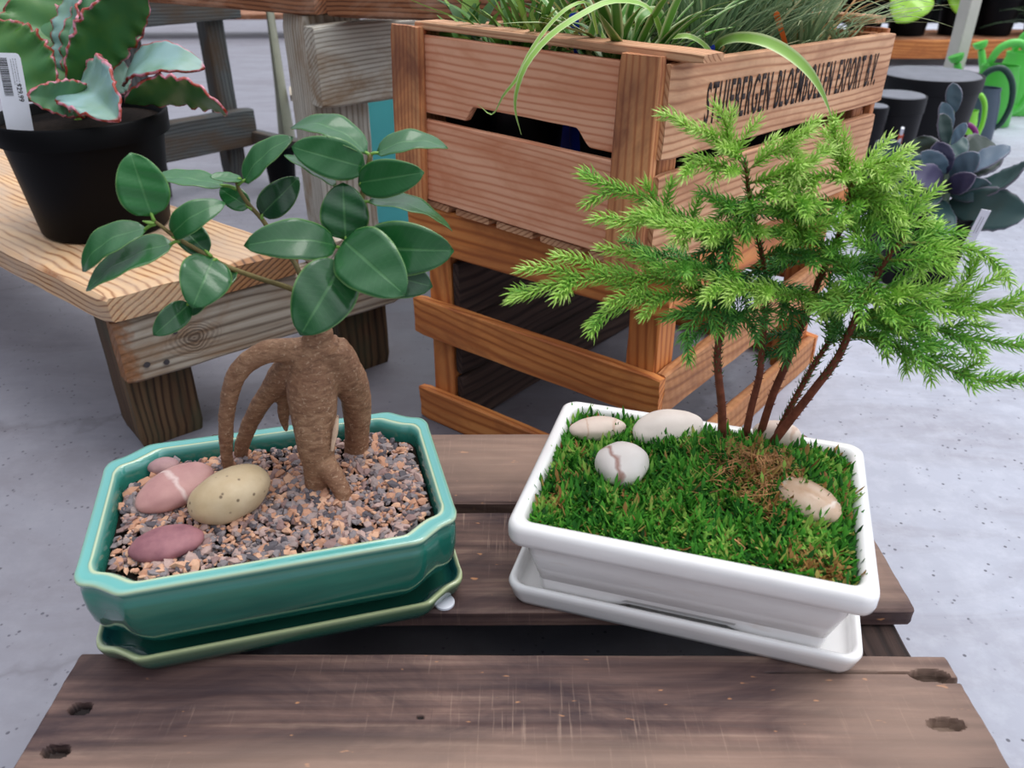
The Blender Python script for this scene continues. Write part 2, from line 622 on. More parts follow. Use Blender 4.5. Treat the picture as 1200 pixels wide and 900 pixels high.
def m_white():
    n = NT('white_glaze')
    o = n.obj()
    a = n.noise(n.vmul(o, (8, 8, 30)), 1.0, 4, 0.6)
    col = n.ramp(a, [(0.3, C(226, 222, 220)), (0.65, C(242, 240, 238))])
    st = n.noise(n.vmul(o, (14, 14, 50)), 1.0, 4, 0.6)
    col = n.mix(n.math('MULTIPLY', n.ramp(st, [(0.62, g(0)), (0.78, g(0.5))]), n.math('SUBTRACT', 1.0, n.attr('rim'))), col, C(206, 186, 166))
    n.bump(n.noise(o, 60, 3), 0.06, 0.001)
    return n.p(color=col, rough=0.2, spec=0.5, coat=0.3, coat_rough=0.08)


M_WHITE = m_white()


def m_gravel():
    n = NT('aquarium_gravel')
    c = n.n('Attribute', {'attribute_name': 'tone'}).outputs['Fac']
    col = n.ramp(c, [(0.0, C(88, 83, 88)), (0.15, C(130, 122, 124)), (0.32, C(152, 136, 132)), (0.46, C(140, 114, 110)), (0.57, C(176, 150, 142)),
                     (0.70, C(184, 138, 112)), (0.86, C(204, 162, 134)), (1.0, C(216, 184, 160))], 'CONSTANT')
    col = n.mix(0.15, col, n.mix(n.noise(n.obj(), 400, 3), C(60, 50, 50), C(230, 210, 200)), 'OVERLAY')
    n.bump(n.noise(n.obj(), 500, 3), 0.2, 0.0005)
    return n.p(color=col, rough=0.75, spec=0.3)


M_GRAVEL = m_gravel()
M_SOIL = simple('dark_potting_soil', C(28, 21, 17), 0.95, 0.1, 0.5, 160, 0.8)


def m_leaf(name, dark, light, vein, margin, rough=0.28):
    n = NT(name)
    s = n.attr('ls')
    t = n.attr('lt')
    at_ = n.math('ABSOLUTE', t)
    tone = n.attr('tone')
    base = n.mix(tone, dark, light)
    base = n.mix(n.math('MULTIPLY', n.ramp(n.noise(n.obj(), 70, 4), [(0.35, g(0)), (0.7, g(1))]), 0.25), base, light)
    mid = n.ramp(at_, [(0.0, g(1)), (0.035, g(0.8)), (0.07, g(0))])
    side = n.math('FRACT', n.math('MULTIPLY', n.math('SUBTRACT', s, n.math('MULTIPLY', at_, 0.16)), 14.0))
    sv = n.ramp(side, [(0.0, g(0.35)), (0.09, g(0.0)), (0.91, g(0.0)), (1.0, g(0.35))])
    col = n.mix(n.math('MULTIPLY', sv, 0.2), base, vein)
    col = n.mix(n.math('MULTIPLY', mid, 0.32), col, vein)
    mg = n.ramp(at_, [(0.93, g(0)), (0.99, g(0.7))])
    col = n.mix(mg, col, margin)
    n.bump(n.math('ADD', n.math('MULTIPLY', sv, -0.4), n.math('ADD', n.math('MULTIPLY', mid, -0.8), n.math('MULTIPLY', n.noise(n.obj(), 90, 3), 0.8))), 0.25, 0.001)
    n.p(color=col, rough=rough, spec=0.5, coat=0.4, coat_rough=0.14)
    tr = n.n('BsdfTranslucent', None, {'Color': n.mix(0.5, col, C(90, 150, 40))})
    mx = n.n('MixShader', None, {0: 0.14, 1: n.b.outputs[0], 2: tr.outputs[0]})
    n.t.links.new(mx.outputs[0], n.out.inputs[0])
    return n.m


M_FICUS = m_leaf('ficus_leaf', C(6, 54, 26), C(34, 110, 46), C(96, 150, 88), C(118, 160, 88), 0.36)
M_TWIG = simple('green_brown_twig', C(104, 92, 52), 0.6, 0.3, 0.35, 60, 0.2)
M_PETIOLE = simple('green_petiole', C(110, 150, 60), 0.45, 0.4, 0.15, 60)


def m_bark():
    n = NT('ginseng_bark')
    o = n.obj()
    ln = n.noise(n.vmul(o, (130, 130, 330)), 1.0, 6, 0.7, 0.6)
    a = n.noise(o, 25, 4, 0.6)
    col = n.ramp(ln, [(0.25, C(88, 60, 44)), (0.5, C(140, 104, 78)), (0.75, C(172, 138, 108))])
    col = n.mix(n.ramp(a, [(0.4, g(0)), (0.75, g(0.6))]), col, C(110, 68, 50))
    sp = n.noise(o, 420, 2)
    col = n.mix(n.ramp(sp, [(0.6, g(0)), (0.7, g(0.5))]), col, C(196, 168, 140))
    n.bump(n.math('ADD', ln, n.math('MULTIPLY', sp, 0.6)), 0.55, 0.0012)
    return n.p(color=col, rough=0.62, spec=0.3)


M_BARK = m_bark()


def m_tone(name, stops, rough=0.5, trans=0.15, spec=0.35, var=0.0):
    n = NT(name)
    col = n.ramp(n.attr('tone'), stops)
    if var:
        col = n.mix(var, col, n.mix(n.noise(n.obj(), 60, 3), g(0.1), g(0.9)), 'OVERLAY')
    n.p(color=col, rough=rough, spec=spec)
    if trans:
        tr = n.n('BsdfTranslucent', None, {'Color': col})
        mx = n.n('MixShader', None, {0: trans, 1: n.b.outputs[0], 2: tr.outputs[0]})
        n.t.links.new(mx.outputs[0], n.out.inputs[0])
    return n.m


M_NEEDLE = m_tone('pine_needles', [(0.0, C(40, 100, 58)), (0.3, C(80, 148, 68)), (0.55, C(122, 186, 74)), (0.8, C(168, 214, 88)), (1.0, C(206, 232, 132))], 0.45, 0.2)
M_STEM = simple('reddish_pine_stem', C(118, 66, 48), 0.7, 0.2, 0.4, 120, 0.4)
M_STEMG = simple('green_pine_twig', C(122, 132, 58), 0.6, 0.3, 0.3, 60)
M_MOSS = m_tone('living_moss', [(0.0, C(16, 44, 18)), (0.3, C(42, 104, 34)), (0.6, C(84, 158, 50)), (0.77, C(150, 186, 84)), (0.82, C(178, 150, 86)), (1.0, C(140, 88, 50))], 0.6, 0.2, 0.2)
M_MOSSBED = simple('moss_bed', C(46, 52, 24), 0.95, 0.1, 0.5, 140, 0.6)
M_ROOTLET = simple('dry_rootlets', C(172, 126, 84), 0.8, 0.2, 0.5, 110)
M_GRASS = m_tone('grass_blades', [(0.0, C(34, 62, 30)), (0.3, C(66, 110, 44)), (0.55, C(112, 152, 64)), (0.75, C(160, 188, 96)), (0.9, C(196, 178, 120)), (1.0, C(150, 96, 62))], 0.45, 0.2)
M_SEDGE = m_tone('sedge_blades', [(0.0, C(70, 96, 68)), (0.4, C(112, 140, 100)), (0.7, C(158, 176, 132)), (0.9, C(190, 180, 136)), (1.0, C(188, 140, 88))], 0.5, 0.2)


def m_stripe():
    n = NT('striped_leaf')
    at_ = n.math('ABSOLUTE', n.attr('lt'))
    col = n.ramp(n.attr('tone'), [(0.0, C(44, 96, 34)), (0.5, C(96, 150, 52)), (1.0, C(150, 190, 84))])
    col = n.mix(n.ramp(at_, [(0.55, g(0)), (0.9, g(0.75))]), col, C(206, 216, 164))
    n.p(color=col, rough=0.35, spec=0.45)
    return n.m


M_STRIPE = m_stripe()


def m_stone(name, base, c2, band=None, dark=None, scale=30, rough=0.5, bandscale=60.0, boff=0.0):
    n = NT(name)
    o = n.obj()
    col = n.mix(n.ramp(n.noise(o, scale, 5, 0.6), [(0.35, g(0)), (0.68, g(1))]), base, c2)
    if band:
        w = n.math('ADD', n.n('SeparateXYZ', None, {0: o}).outputs[0], n.math('MULTIPLY', n.math('SUBTRACT', n.noise(o, 45, 3), 0.5), 0.02))
        b = n.math('ABSOLUTE', n.math('SUBTRACT', n.math('FRACT', n.math('ADD', n.math('MULTIPLY', w, bandscale), boff)), 0.5))
        col = n.mix(n.ramp(b, [(0.0, g(0.85)), (0.022, g(0.6)), (0.06, g(0))]), col, band)
    if dark:
        vo = n.n('TexVoronoi', None, {'Vector': o, 'Scale': 130.0})
        col = n.mix(n.ramp(vo.outputs['Distance'], [(0.10, g(0.8)), (0.2, g(0))]), col, dark)
    n.bump(n.noise(o, 300, 3), 0.1, 0.0005)
    return n.p(color=col, rough=rough, spec=0.35)


M_BLACK = simple('black_plastic', C(16, 16, 20), 0.5, 0.2, 0.15, 12)
M_TAGW = simple('white_plastic_tag', C(226, 228, 236), 0.4, 0.4, 0.03, 40)
M_INK = simple('black_ink', C(34, 32, 34), 0.7, 0.2, 0.3, 60)


def m_brand_ink():
    n = NT('stencil_ink')
    o = n.obj()
    w = n.noise(n.vmul(o, (160, 60, 60)), 1.0, 4, 0.7)
    return n.p(color=n.ramp(w, [(0.45, C(40, 32, 32)), (0.68, C(62, 48, 44)), (0.8, C(128, 92, 70))]), rough=0.7, spec=0.2)


M_STENCIL = m_brand_ink()

# ------------------------------------------------------------------ the setting
def build_floor():
    me = bpy.data.meshes.new('floor')
    v = [(-9, -1.2, 0), (10, -1.2, 0), (10, 12, 0), (-9, 12, 0), (-9, -1.2, -0.12), (10, -1.2, -0.12), (10, 12, -0.12), (-9, 12, -0.12)]
    f = [(0, 1, 2, 3), (7, 6, 5, 4), (0, 4, 5, 1), (1, 5, 6, 2), (2, 6, 7, 3), (3, 7, 4, 0)]
    me.from_pydata(v, [], f)
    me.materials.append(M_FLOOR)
    o = bpy.data.objects.new('floor', me)
    put(o)
    tag(o, 'grey sealed concrete floor with streaks and dark specks', 'floor', kind='structure')


build_floor()

# ------------------------------------------------------------------ plank table in the foreground
TZ = 0.19


def build_table():
    t = thing('plank_table', (0, 0.5, 0), 'low table of three dark weathered planks carrying the two bonsai pots', 'table')
    th = 0.017
    zc = TZ - th / 2
    # front plank: 0.28 .. 0.408
    L = 0.622
    d1 = [(0.022, 0.018, 0.006, 0.004, 0.006), (0.021, -0.014, 0.007, 0.004, 0.007), (0.012, -0.036, 0.008, 0.004, 0.007),
          (0.603, 0.048, 0.011, 0.0042, 0.008), (0.596, 0.008, 0.010, 0.004, 0.008), (0.604, -0.028, 0.014, 0.0032, 0.008),
          (0.25, 0.012, 0.0018, 0.0014, 0.002), (0.617, 0.044, 0.016, 0.0016, 0.005), (0.55, 0.05, 0.05, 0.0010, 0.003)]
    l1 = [(0.33, -0.040, 0.42, 0.045, 0.55), (0.57, 0.0, 0.09, 0.09, 0.45), (0.07, -0.05, 0.06, 0.03, 0.4)]
    board('plank', fr((-0.311, 0.343, zc), (1, -0.004, 0)), L, 0.132, th, M_TABLE, t, 420, 100, 0.002, 0.0007, 3, 0.0005, d1, None, l1)
    d2 = [(0.592, 0.03, 0.005, 0.003, 0.006), (0.590, -0.03, 0.008, 0.003, 0.006)]
    board('plank', fr((-0.309, 0.507, zc), (1, 0.003, 0)), 0.618, 0.119, th, M_TABLE, t, 200, 40, 0.002, 0.0007, 4, 0.0006, d2, None, [(0.58, 0, 0.06, 0.07, 0.5)])
    board('plank', fr((-0.309, 0.637, zc), (1, 0.0, 0)), 0.61, 0.113, th, M_TABLE, t, 200, 40, 0.002, 0.0007, 5, 0.003, [(0.02, 0.02, 0.005, 0.003, 0.006)], None, [(0.32, 0.02, 0.2, 0.08, 0.5)])
    for i, (y, zc2) in enumerate(((0.2815, 0.086), (0.6885, 0.086))):  # boards added on all sides to darken the space under the planks
        board('shade_board', fr((-0.240, y, zc2), (1, 0, 0), None, (0, -1, 0)), 0.494, 0.170, 0.008, M_TABLE_D, t, 20, 6, 0.002, 0.001, 40 + i, 0.001)
    for i, x in enumerate((-0.290, 0.308)):
        board('shade_board', fr((x, 0.288, 0.052), (0, 1, 0), None, (1, 0, 0)), 0.394, 0.100, 0.008, M_TABLE_D, t, 20, 6, 0.002, 0.001, 44 + i, 0.001)
    for i, x in enumerate((-0.262, 0.280)):
        board('stringer', fr((x, 0.287, TZ - th - 0.035), (0, 1, 0)), 0.396, 0.04, 0.069, M_TABLE_D, t, 30, 4, 0.004, 0.002, 20 + i, 0.004)
        for j, y in enumerate((0.305, 0.665)):
            board('leg', fr((x, y, 0), (0, 0, 1), None, (0, 1, 0)), TZ - th - 0.0695, 0.04, 0.04, M_TABLE_D, t, 8, 3, 0.003, 0.001, 30 + 2 * i + j, 0.0)
    return t


build_table()


# ------------------------------------------------------------------ pots
def rrect(a, b, r, cx, cy, yaw, z, n=8, zfun=None):
    out = []
    for (sx, sy, a0) in ((1, 1, 0), (-1, 1, 90), (-1, -1, 180), (1, -1, 270)):
        # a little straight subdivision keeps long sides smooth
        for k in range(n + 1):
            th = R(a0 + 90.0 * k / n)
            out.append((sx * (a - r) + r * math.cos(th), sy * (b - r) + r * math.sin(th)))
    full = []
    m = len(out)
    for i in range(m):
        p, q = out[i], out[(i + 1) % m]
        d = math.hypot(p[0] - q[0], p[1] - q[1])
        full.append(p)
        if (i + 1) % (n + 1) == 0:
            for k in range(1, 16):
                full.append((p[0] + (q[0] - p[0]) * k / 16, p[1] + (q[1] - p[1]) * k / 16))
    c, s = math.cos(yaw), math.sin(yaw)
    return [Vector((cx + x * c - y * s, cy + x * s + y * c, z + (zfun(x, y) if zfun else 0))) for x, y in full]


def ogee(a, b, ca, cb, cx, cy, yaw, z):
    """rectangle whose four corners are cut by an S-curve"""
    key = [(a, b - cb - 0.010), (a, b - cb - 0.002), (a - 0.0035, b - cb + 0.006), (a - ca * 0.45, b - cb * 0.56), (a - ca * 0.74, b - cb * 0.30), (a - ca + 0.0005, b - 0.0015), (a - ca - 0.005, b), (a - ca - 0.012, b)]
    cur = [(p.x, p.y) for p in catmull([Vector((x, y, 0)) for x, y in key], 24)]
    loop = cur + [(-x, y) for x, y in cur[::-1]] + [(-x, -y) for x, y in cur] + [(x, -y) for x, y in cur[::-1]]
    full = []
    m = len(loop)
    for i in range(m):
        p, q = loop[i], loop[(i + 1) % m]
        full.append(p)
        if math.hypot(p[0] - q[0], p[1] - q[1]) > 0.02:
            for k in range(1, 14):
                full.append((p[0] + (q[0] - p[0]) * k / 14, p[1] + (q[1] - p[1]) * k / 14))
    c, s = math.cos(yaw), math.sin(yaw)
    return [Vector((cx + x * c - y * s, cy + x * s + y * c, z)) for x, y in full]


def pot_mesh(name, prof, loop, mats, parent):
    """prof: (inset, z, edge, rim)"""
    rings, ed, rm = [], [], []
    for d, z, e, r in prof:
        ring = loop(d, z)
        rings.append(ring)
        ed += [e] * len(ring)
        rm += [r] * len(ring)
    v, f = rings_mesh(rings, True, True)
    mb = MB()
    mb.add(v, f, 0, edge=ed, rim=rm)
    return mb.build(name, mats, parent, angle=60)


GX, GY, GYAW = -0.180, 0.490, R(15.0)
GA, GB, GCA, GCB = 0.1290, 0.0885, 0.0285, 0.0235


def build_green():
    t = thing('bonsai_pot', (GX, GY, 0.199), 'teal glazed rectangular bonsai pot with notched corners holding gravel and ficus', 'plant pot')
    lp = lambda d, z: ogee(GA - d, GB - d, GCA, GCB, GX, GY, GYAW, z)
    prof = [(0.036, 0.1990, 0, 0), (0.033, 0.1992, 0, 0), (0.0295, 0.2015, 0.1, 0), (0.0275, 0.2045, 0.25, 0), (0.0255, 0.2065, 0, 0), (0.019, 0.2105, 0, 0), (0.0125, 0.217, 0, 0),
            (0.0070, 0.226, 0, 0), (0.0035, 0.237, 0, 0), (0.0020, 0.249, 0, 0), (0.0018, 0.259, 0, 0), (0.0022, 0.2645, 0, 0.1), (0.0032, 0.2672, 0.05, 0.2), (0.0026, 0.2695, 0, 0.4), (0.0010, 0.2725, 0.2, 0.8),
            (0.0010, 0.2742, 0.65, 1), (0.0020, 0.2754, 0.2, 1), (0.0045, 0.2752, 0.0, 1), (0.0075, 0.2744, 0.0, 1), (0.0084, 0.2746, 0.1, 1), (0.0091, 0.2750, 0.65, 1), (0.0100, 0.2751, 0.7, 1), (0.0108, 0.2743, 0.2, 1),
            (0.0122, 0.2725, 0, 0.6), (0.0135, 0.268, 0, 0.1), (0.0150, 0.255, 0, 0), (0.020, 0.225, 0, 0), (0.034, 0.207, 0, 0)]
    pot_mesh('pot_body', prof, lp, M_TEAL, t)
    s = thing('pot_saucer', (GX, GY, TZ), 'dark teal glazed drip saucer with notched corners beneath the green pot', 'saucer')
    lp2 = lambda d, z: ogee(GA + 0.0020 - d, GB - 0.0030 - d, GCA, GCB, GX, GY + 0.002, GYAW, z)
    o = 0.0015
    prof = [(0.016, TZ + o, 0, 0), (0.009, TZ + o + 0.0002, 0, 0), (0.0050, TZ + 0.004, 0, 0), (0.0022, TZ + 0.010, 0, 0), (0.0006, TZ + 0.0165, 0.15, 0), (0.0000, TZ + 0.0195, 0.35, 0.3), (0.0006, TZ + 0.0212, 0.8, 1),
            (0.0022, TZ + 0.0214, 0.5, 1), (0.0040, TZ + 0.0200, 0.0, 1), (0.0062, TZ + 0.0150, 0, 1), (0.0090, TZ + 0.0100, 0, 0.6), (0.0140, TZ + 0.0082, 0, 0), (0.03, TZ + 0.0080, 0, 0)]
    pot_mesh('saucer_body', prof, lp2, M_TEAL2, s)
    for k, (x, y) in enumerate(((0.119, -0.052), (-0.09, -0.06), (0.09, 0.06), (-0.09, 0.06))):
        c, q = math.cos(GYAW), math.sin(GYAW)
        wx, wy = GX + x * c - y * q, GY + x * q + y * c
        if k == 0:
            pp = atz(521, 706, 0.1915)
            wx, wy = pp.x, pp.y
        mb = MB()
        h = 0.0030 if k == 0 else 0.0014
        mb.add(*lathe(wx, wy, [(0.0072, TZ + 0.0001), (0.0078, TZ + 0.0006), (0.0078, TZ + h * 0.8), (0.0066, TZ + h)], 24))
        mb.build('felt_pad', M_TAGW, s)


build_green()

WX, WY, WYAW = 0.141, 0.498, R(-17.0)
WA, WB = 0.1255, 0.0915


def build_white():
    t = thing('bonsai_pot', (WX, WY, 0.198), 'white glazed rectangular bonsai pot with rolled rim holding moss and pine seedlings', 'plant pot')
    notch = lambda x, y: 0.0105 * max(0.0, min(1.0, (0.052 - abs(x)) / 0.008))
    lp = lambda d, z: rrect(WA - d * (0.92 if z < 0.25 else 1.0), WB - d * (0.60 if z < 0.2535 else 1.0), max(0.004, 0.012 - d * 0.25), WX, WY, WYAW, z, 8, notch if z < 0.2045 else None)
    prof = [(0.034, 0.1985, 0, 0), (0.0285, 0.1985, 0, 0), (0.0265, 0.2000, 0, 0), (0.0262, 0.2030, 0, 0), (0.0240, 0.2160, 0, 0), (0.0225, 0.232, 0, 0), (0.0205, 0.2440, 0, 0), (0.0165, 0.2505, 0, 0), (0.0095, 0.2545, 0, 0),
            (0.0035, 0.2562, 0, 0.5), (0.0008, 0.2585, 0, 1), (0.0, 0.2625, 0, 1), (0.0, 0.2700, 0, 1), (0.0008, 0.2735, 0, 1), (0.0030, 0.2755, 0, 1), (0.0060, 0.2760, 0, 1), (0.0092, 0.2752, 0, 1),
            (0.0112, 0.2725, 0, 1), (0.0125, 0.2660, 0, 1), (0.0150, 0.2450, 0, 0), (0.026, 0.2120, 0, 0), (0.04, 0.208, 0, 0)]
    pot_mesh('pot_body', prof, lp, M_WHITE, t)
    s = thing('pot_saucer', (WX, WY, TZ), 'white glazed rectangular drip saucer beneath the white pot', 'saucer')
    sy = WY + 0.0035
    lp2 = lambda d, z: rrect(0.128 - d, 0.080 - d, max(0.004, 0.013 - d * 0.3), WX - 0.001, sy - 0.0075, WYAW, z, 8)
    prof = [(0.014, TZ, 0, 1), (0.0085, TZ, 0, 1), (0.0050, TZ + 0.0015, 0, 1), (0.0030, TZ + 0.006, 0, 1), (0.0010, TZ + 0.0145, 0, 1), (0.0, TZ + 0.0185, 0, 1), (0.0008, TZ + 0.0212, 0, 1), (0.0026, TZ + 0.0222, 0, 1),
            (0.0048, TZ + 0.0212, 0, 1), (0.0062, TZ + 0.0170, 0, 1), (0.0080, TZ + 0.0100, 0, 1), (0.0130, TZ + 0.0082, 0, 1), (0.03, TZ + 0.0080, 0, 1)]
    pot_mesh('saucer_body', prof, lp2, M_WHITE, s)


build_white()


# ------------------------------------------------------------------ stones
def stone(label, cx, cy, cz, rx, ry, rz, yaw, mat, cat='stone', seed=0, name='river_stone', tilt=0.0, roll=0.0, group=None, squash=0.0):
    bm = bmesh.new()
    bmesh.ops.create_icosphere(bm, subdivisions=4, radius=1.0)
    off = Vector((seed * 3.1, seed * 1.7, seed * 0.9))
    for v in bm.verts:
        p = v.co.copy()
        k = 1 + 0.10 * noise.noise(p * 0.9 + off) + 0.035 * noise.noise(p * 2.2 + off)
        q = p * k
        q.x *= 1 + squash * q.y
        v.co = Vector((q.x * rx, q.y * ry, q.z * rz))
    for f in bm.faces:
        f.smooth = True
    me = bpy.data.meshes.new(name)
    bm.to_mesh(me)
    bm.free()
    me.materials.append(mat)
    o = bpy.data.objects.new(name, me)
    put(o, None, Matrix.Translation((cx, cy, cz)) @ Matrix.Rotation(yaw, 4, 'Z') @ Matrix.Rotation(tilt, 4, 'Y') @ Matrix.Rotation(roll, 4, 'X'))
    tag(o, label, cat, group)
    return o


def build_stones():
    gz = 0.266
    p = atz(208, 578, gz)
    stone('flat pink stone with pale quartz bands in the gravel of the green pot', p.x, p.y, gz + 0.006, 0.030, 0.022, 0.011, R(42),
          m_stone('pink_banded_stone', C(176, 128, 124), C(194, 148, 140), C(220, 196, 188), None, 40, 0.5, 17.0, 0.5), seed=1, tilt=R(-6))
    p = atz(271, 600, gz)
    stone('tan egg-shaped speckled stone, largest one in the gravel of the green pot', p.x, p.y + 0.004, gz + 0.013, 0.031, 0.0205, 0.019, R(38),
          m_stone('tan_speckled_stone', C(182, 158, 122), C(206, 186, 154), None, C(84, 62, 46), 24, 0.45), seed=5, tilt=R(-8), squash=0.1)
    p = atz(197, 640, gz)
    stone('dull maroon stone near the front rim of the green pot', p.x, p.y, gz + 0.003, 0.0245, 0.0165, 0.009, R(18),
          m_stone('maroon_stone', C(128, 82, 90), C(156, 106, 110), None, None, 60, 0.6), seed=3)
    p = atz(193, 548, gz)
    stone('small mauve stone behind the pink banded stone in the green pot', p.x, p.y, gz + 0.001, 0.012, 0.009, 0.007, R(10),
          m_stone('mauve_stone', C(150, 116, 118), C(176, 140, 136), None, None, 60, 0.6), seed=4)
    wz = 0.272
    cream = m_stone('cream_stone', C(216, 202, 192), C(228, 216, 206), None, None, 24, 0.45)
    vein = m_stone('veined_white_stone', C(226, 214, 206), C(234, 226, 220), C(150, 92, 74), None, 20, 0.4, 21.0, 0.72)
    cream2 = m_stone('pinkish_cream_stone', C(212, 190, 176), C(224, 206, 192), C(196, 162, 140), None, 30, 0.45, 40.0)
    p = atz(701, 508, wz)
    stone('flat cream stone in the moss at the back left corner of the white pot', p.x, p.y, wz + 0.005, 0.024, 0.0125, 0.0095, R(10), cream2, seed=6)
    p = atz(782, 512, wz)
    stone('long pale stone in the moss just left of the pine stems', p.x, p.y, wz + 0.009, 0.031, 0.0175, 0.0125, R(14), cream, seed=7, roll=R(12))
    p = atz(728, 556, wz)
    stone('round white stone with one rusty vein on the moss', p.x, p.y, wz + 0.010, 0.0215, 0.0200, 0.0165, R(20), vein, seed=8)
    p = atz(908, 520, wz)
    stone('pale stone half hidden behind the pine stems on the moss', p.x, p.y, wz + 0.009, 0.019, 0.013, 0.012, R(-14), cream2, seed=9)
    p = atz(943, 594, wz)
    agate = m_stone('translucent_agate', C(190, 152, 122), C(216, 192, 170), C(228, 214, 200), None, 24, 0.22, 26.0)
    stone('glossy tan agate stone at the right side of the moss', p.x, p.y, wz + 0.006, 0.0265, 0.0175, 0.0135, R(-42), agate, seed=10, tilt=R(4))


build_stones()


# ------------------------------------------------------------------ gravel, moss
def local(cx, cy, yaw, x, y):
    c, s = math.cos(yaw), math.sin(yaw)
    return cx + x * c - y * s, cy + x * s + y * c


def build_gravel():
    rnd = random.Random(11)
    bm = bmesh.new()
    bmesh.ops.create_icosphere(bm, subdivisions=1, radius=1.0)
    ico_v = [v.co.copy() for v in bm.verts]
    ico_f = [tuple(v.index for v in f.verts) for f in bm.faces]
    bm.free()
    mb = MB()
    loop = ogee(GA - 0.0150, GB - 0.0150, GCA, GCB, GX, GY, GYAW, 0.2605)
    rings = [[Vector((GX + (p.x - GX) * k, GY + (p.y - GY) * k, 0.2605)) for p in loop] for k in (1.0, 0.5, 0.02)]
    v, f = rings_mesh(rings, False, True)
    mb.add(v, f, 1, tone=0.1)
    n = 0
    a, b = GA - 0.0185, GB - 0.0185
    while n < 3400:
        x, y = rnd.uniform(-a, a), rnd.uniform(-b, b)
        if abs(x) / a > 1 - GCA / a * 0.7 and abs(y) / b > 1 - GCB / b * (0.3 + (abs(x) - a + GCA) / GCA * 0.7):
            continue
        n += 1
        wx, wy = local(GX, GY, GYAW, x, y)
        patch = noise.noise(Vector((wx * 22, wy * 22, 3)))
        sz = rnd.choice((0.0022, 0.0026, 0.0030, 0.0036, 0.0044)) * rnd.uniform(0.8, 1.15) * (1.15 if patch < 0 else 0.85)
        z = 0.262 + rnd.uniform(0, 0.0035) + 0.002 * noise.noise(Vector((wx * 25, wy * 25, 0)))
        rot = Matrix.Rotation(rnd.uniform(0, 6.28), 3, 'Z') @ Matrix.Rotation(rnd.gauss(0, 0.45), 3, 'X') @ Matrix.Rotation(rnd.gauss(0, 0.45), 3, 'Y')
        sc = Vector((sz * rnd.uniform(0.9, 1.5), sz * rnd.uniform(0.7, 1.05), sz * rnd.uniform(0.35, 0.7)))
        so = Vector((rnd.uniform(-9, 9), rnd.uniform(-9, 9), rnd.uniform(-9, 9)))
        vs = []
        for p in ico_v:
            q = p * (1 + 0.55 * noise.noise(p * 1.3 + so))
            q = Vector((round(q.x * 1.6) / 1.6 * 0.35 + q.x * 0.65, q.y, q.z))
            q = rot @ Vector((q.x * sc.x, q.y * sc.y, q.z * sc.z))
            vs.append((wx + q.x, wy + q.y, z + q.z))
        tone = rnd.random() * 0.62 if rnd.random() < (0.62 - patch * 0.35) else 0.62 + rnd.random() * 0.38
        mb.add(vs, ico_f, 0, tone=tone)
    o = mb.build('gravel', [M_GRAVEL, M_SOIL], None, flat=True)
    tag(o, 'bed of mixed purple grey and orange gravel chips in the green pot', 'gravel', kind='stuff')


build_gravel()


def moss_z(x, y):
    """height of the moss in the pot's own axes"""
    e = max(abs(x) / 0.113, abs(y) / 0.079)
    m = 0.265 + 0.020 * math.exp(-(((x - 0.035) / 0.06) ** 2 + ((y - 0.018) / 0.045) ** 2))
    m += 0.006 * (1 - e ** 4)
    wx, wy = x * 30, y * 30
    return m + 0.0034 * noise.noise(Vector((wx * 1.3, wy * 1.3, 2))) + 0.0020 * noise.noise(Vector((wx * 3, wy * 3, 7)))


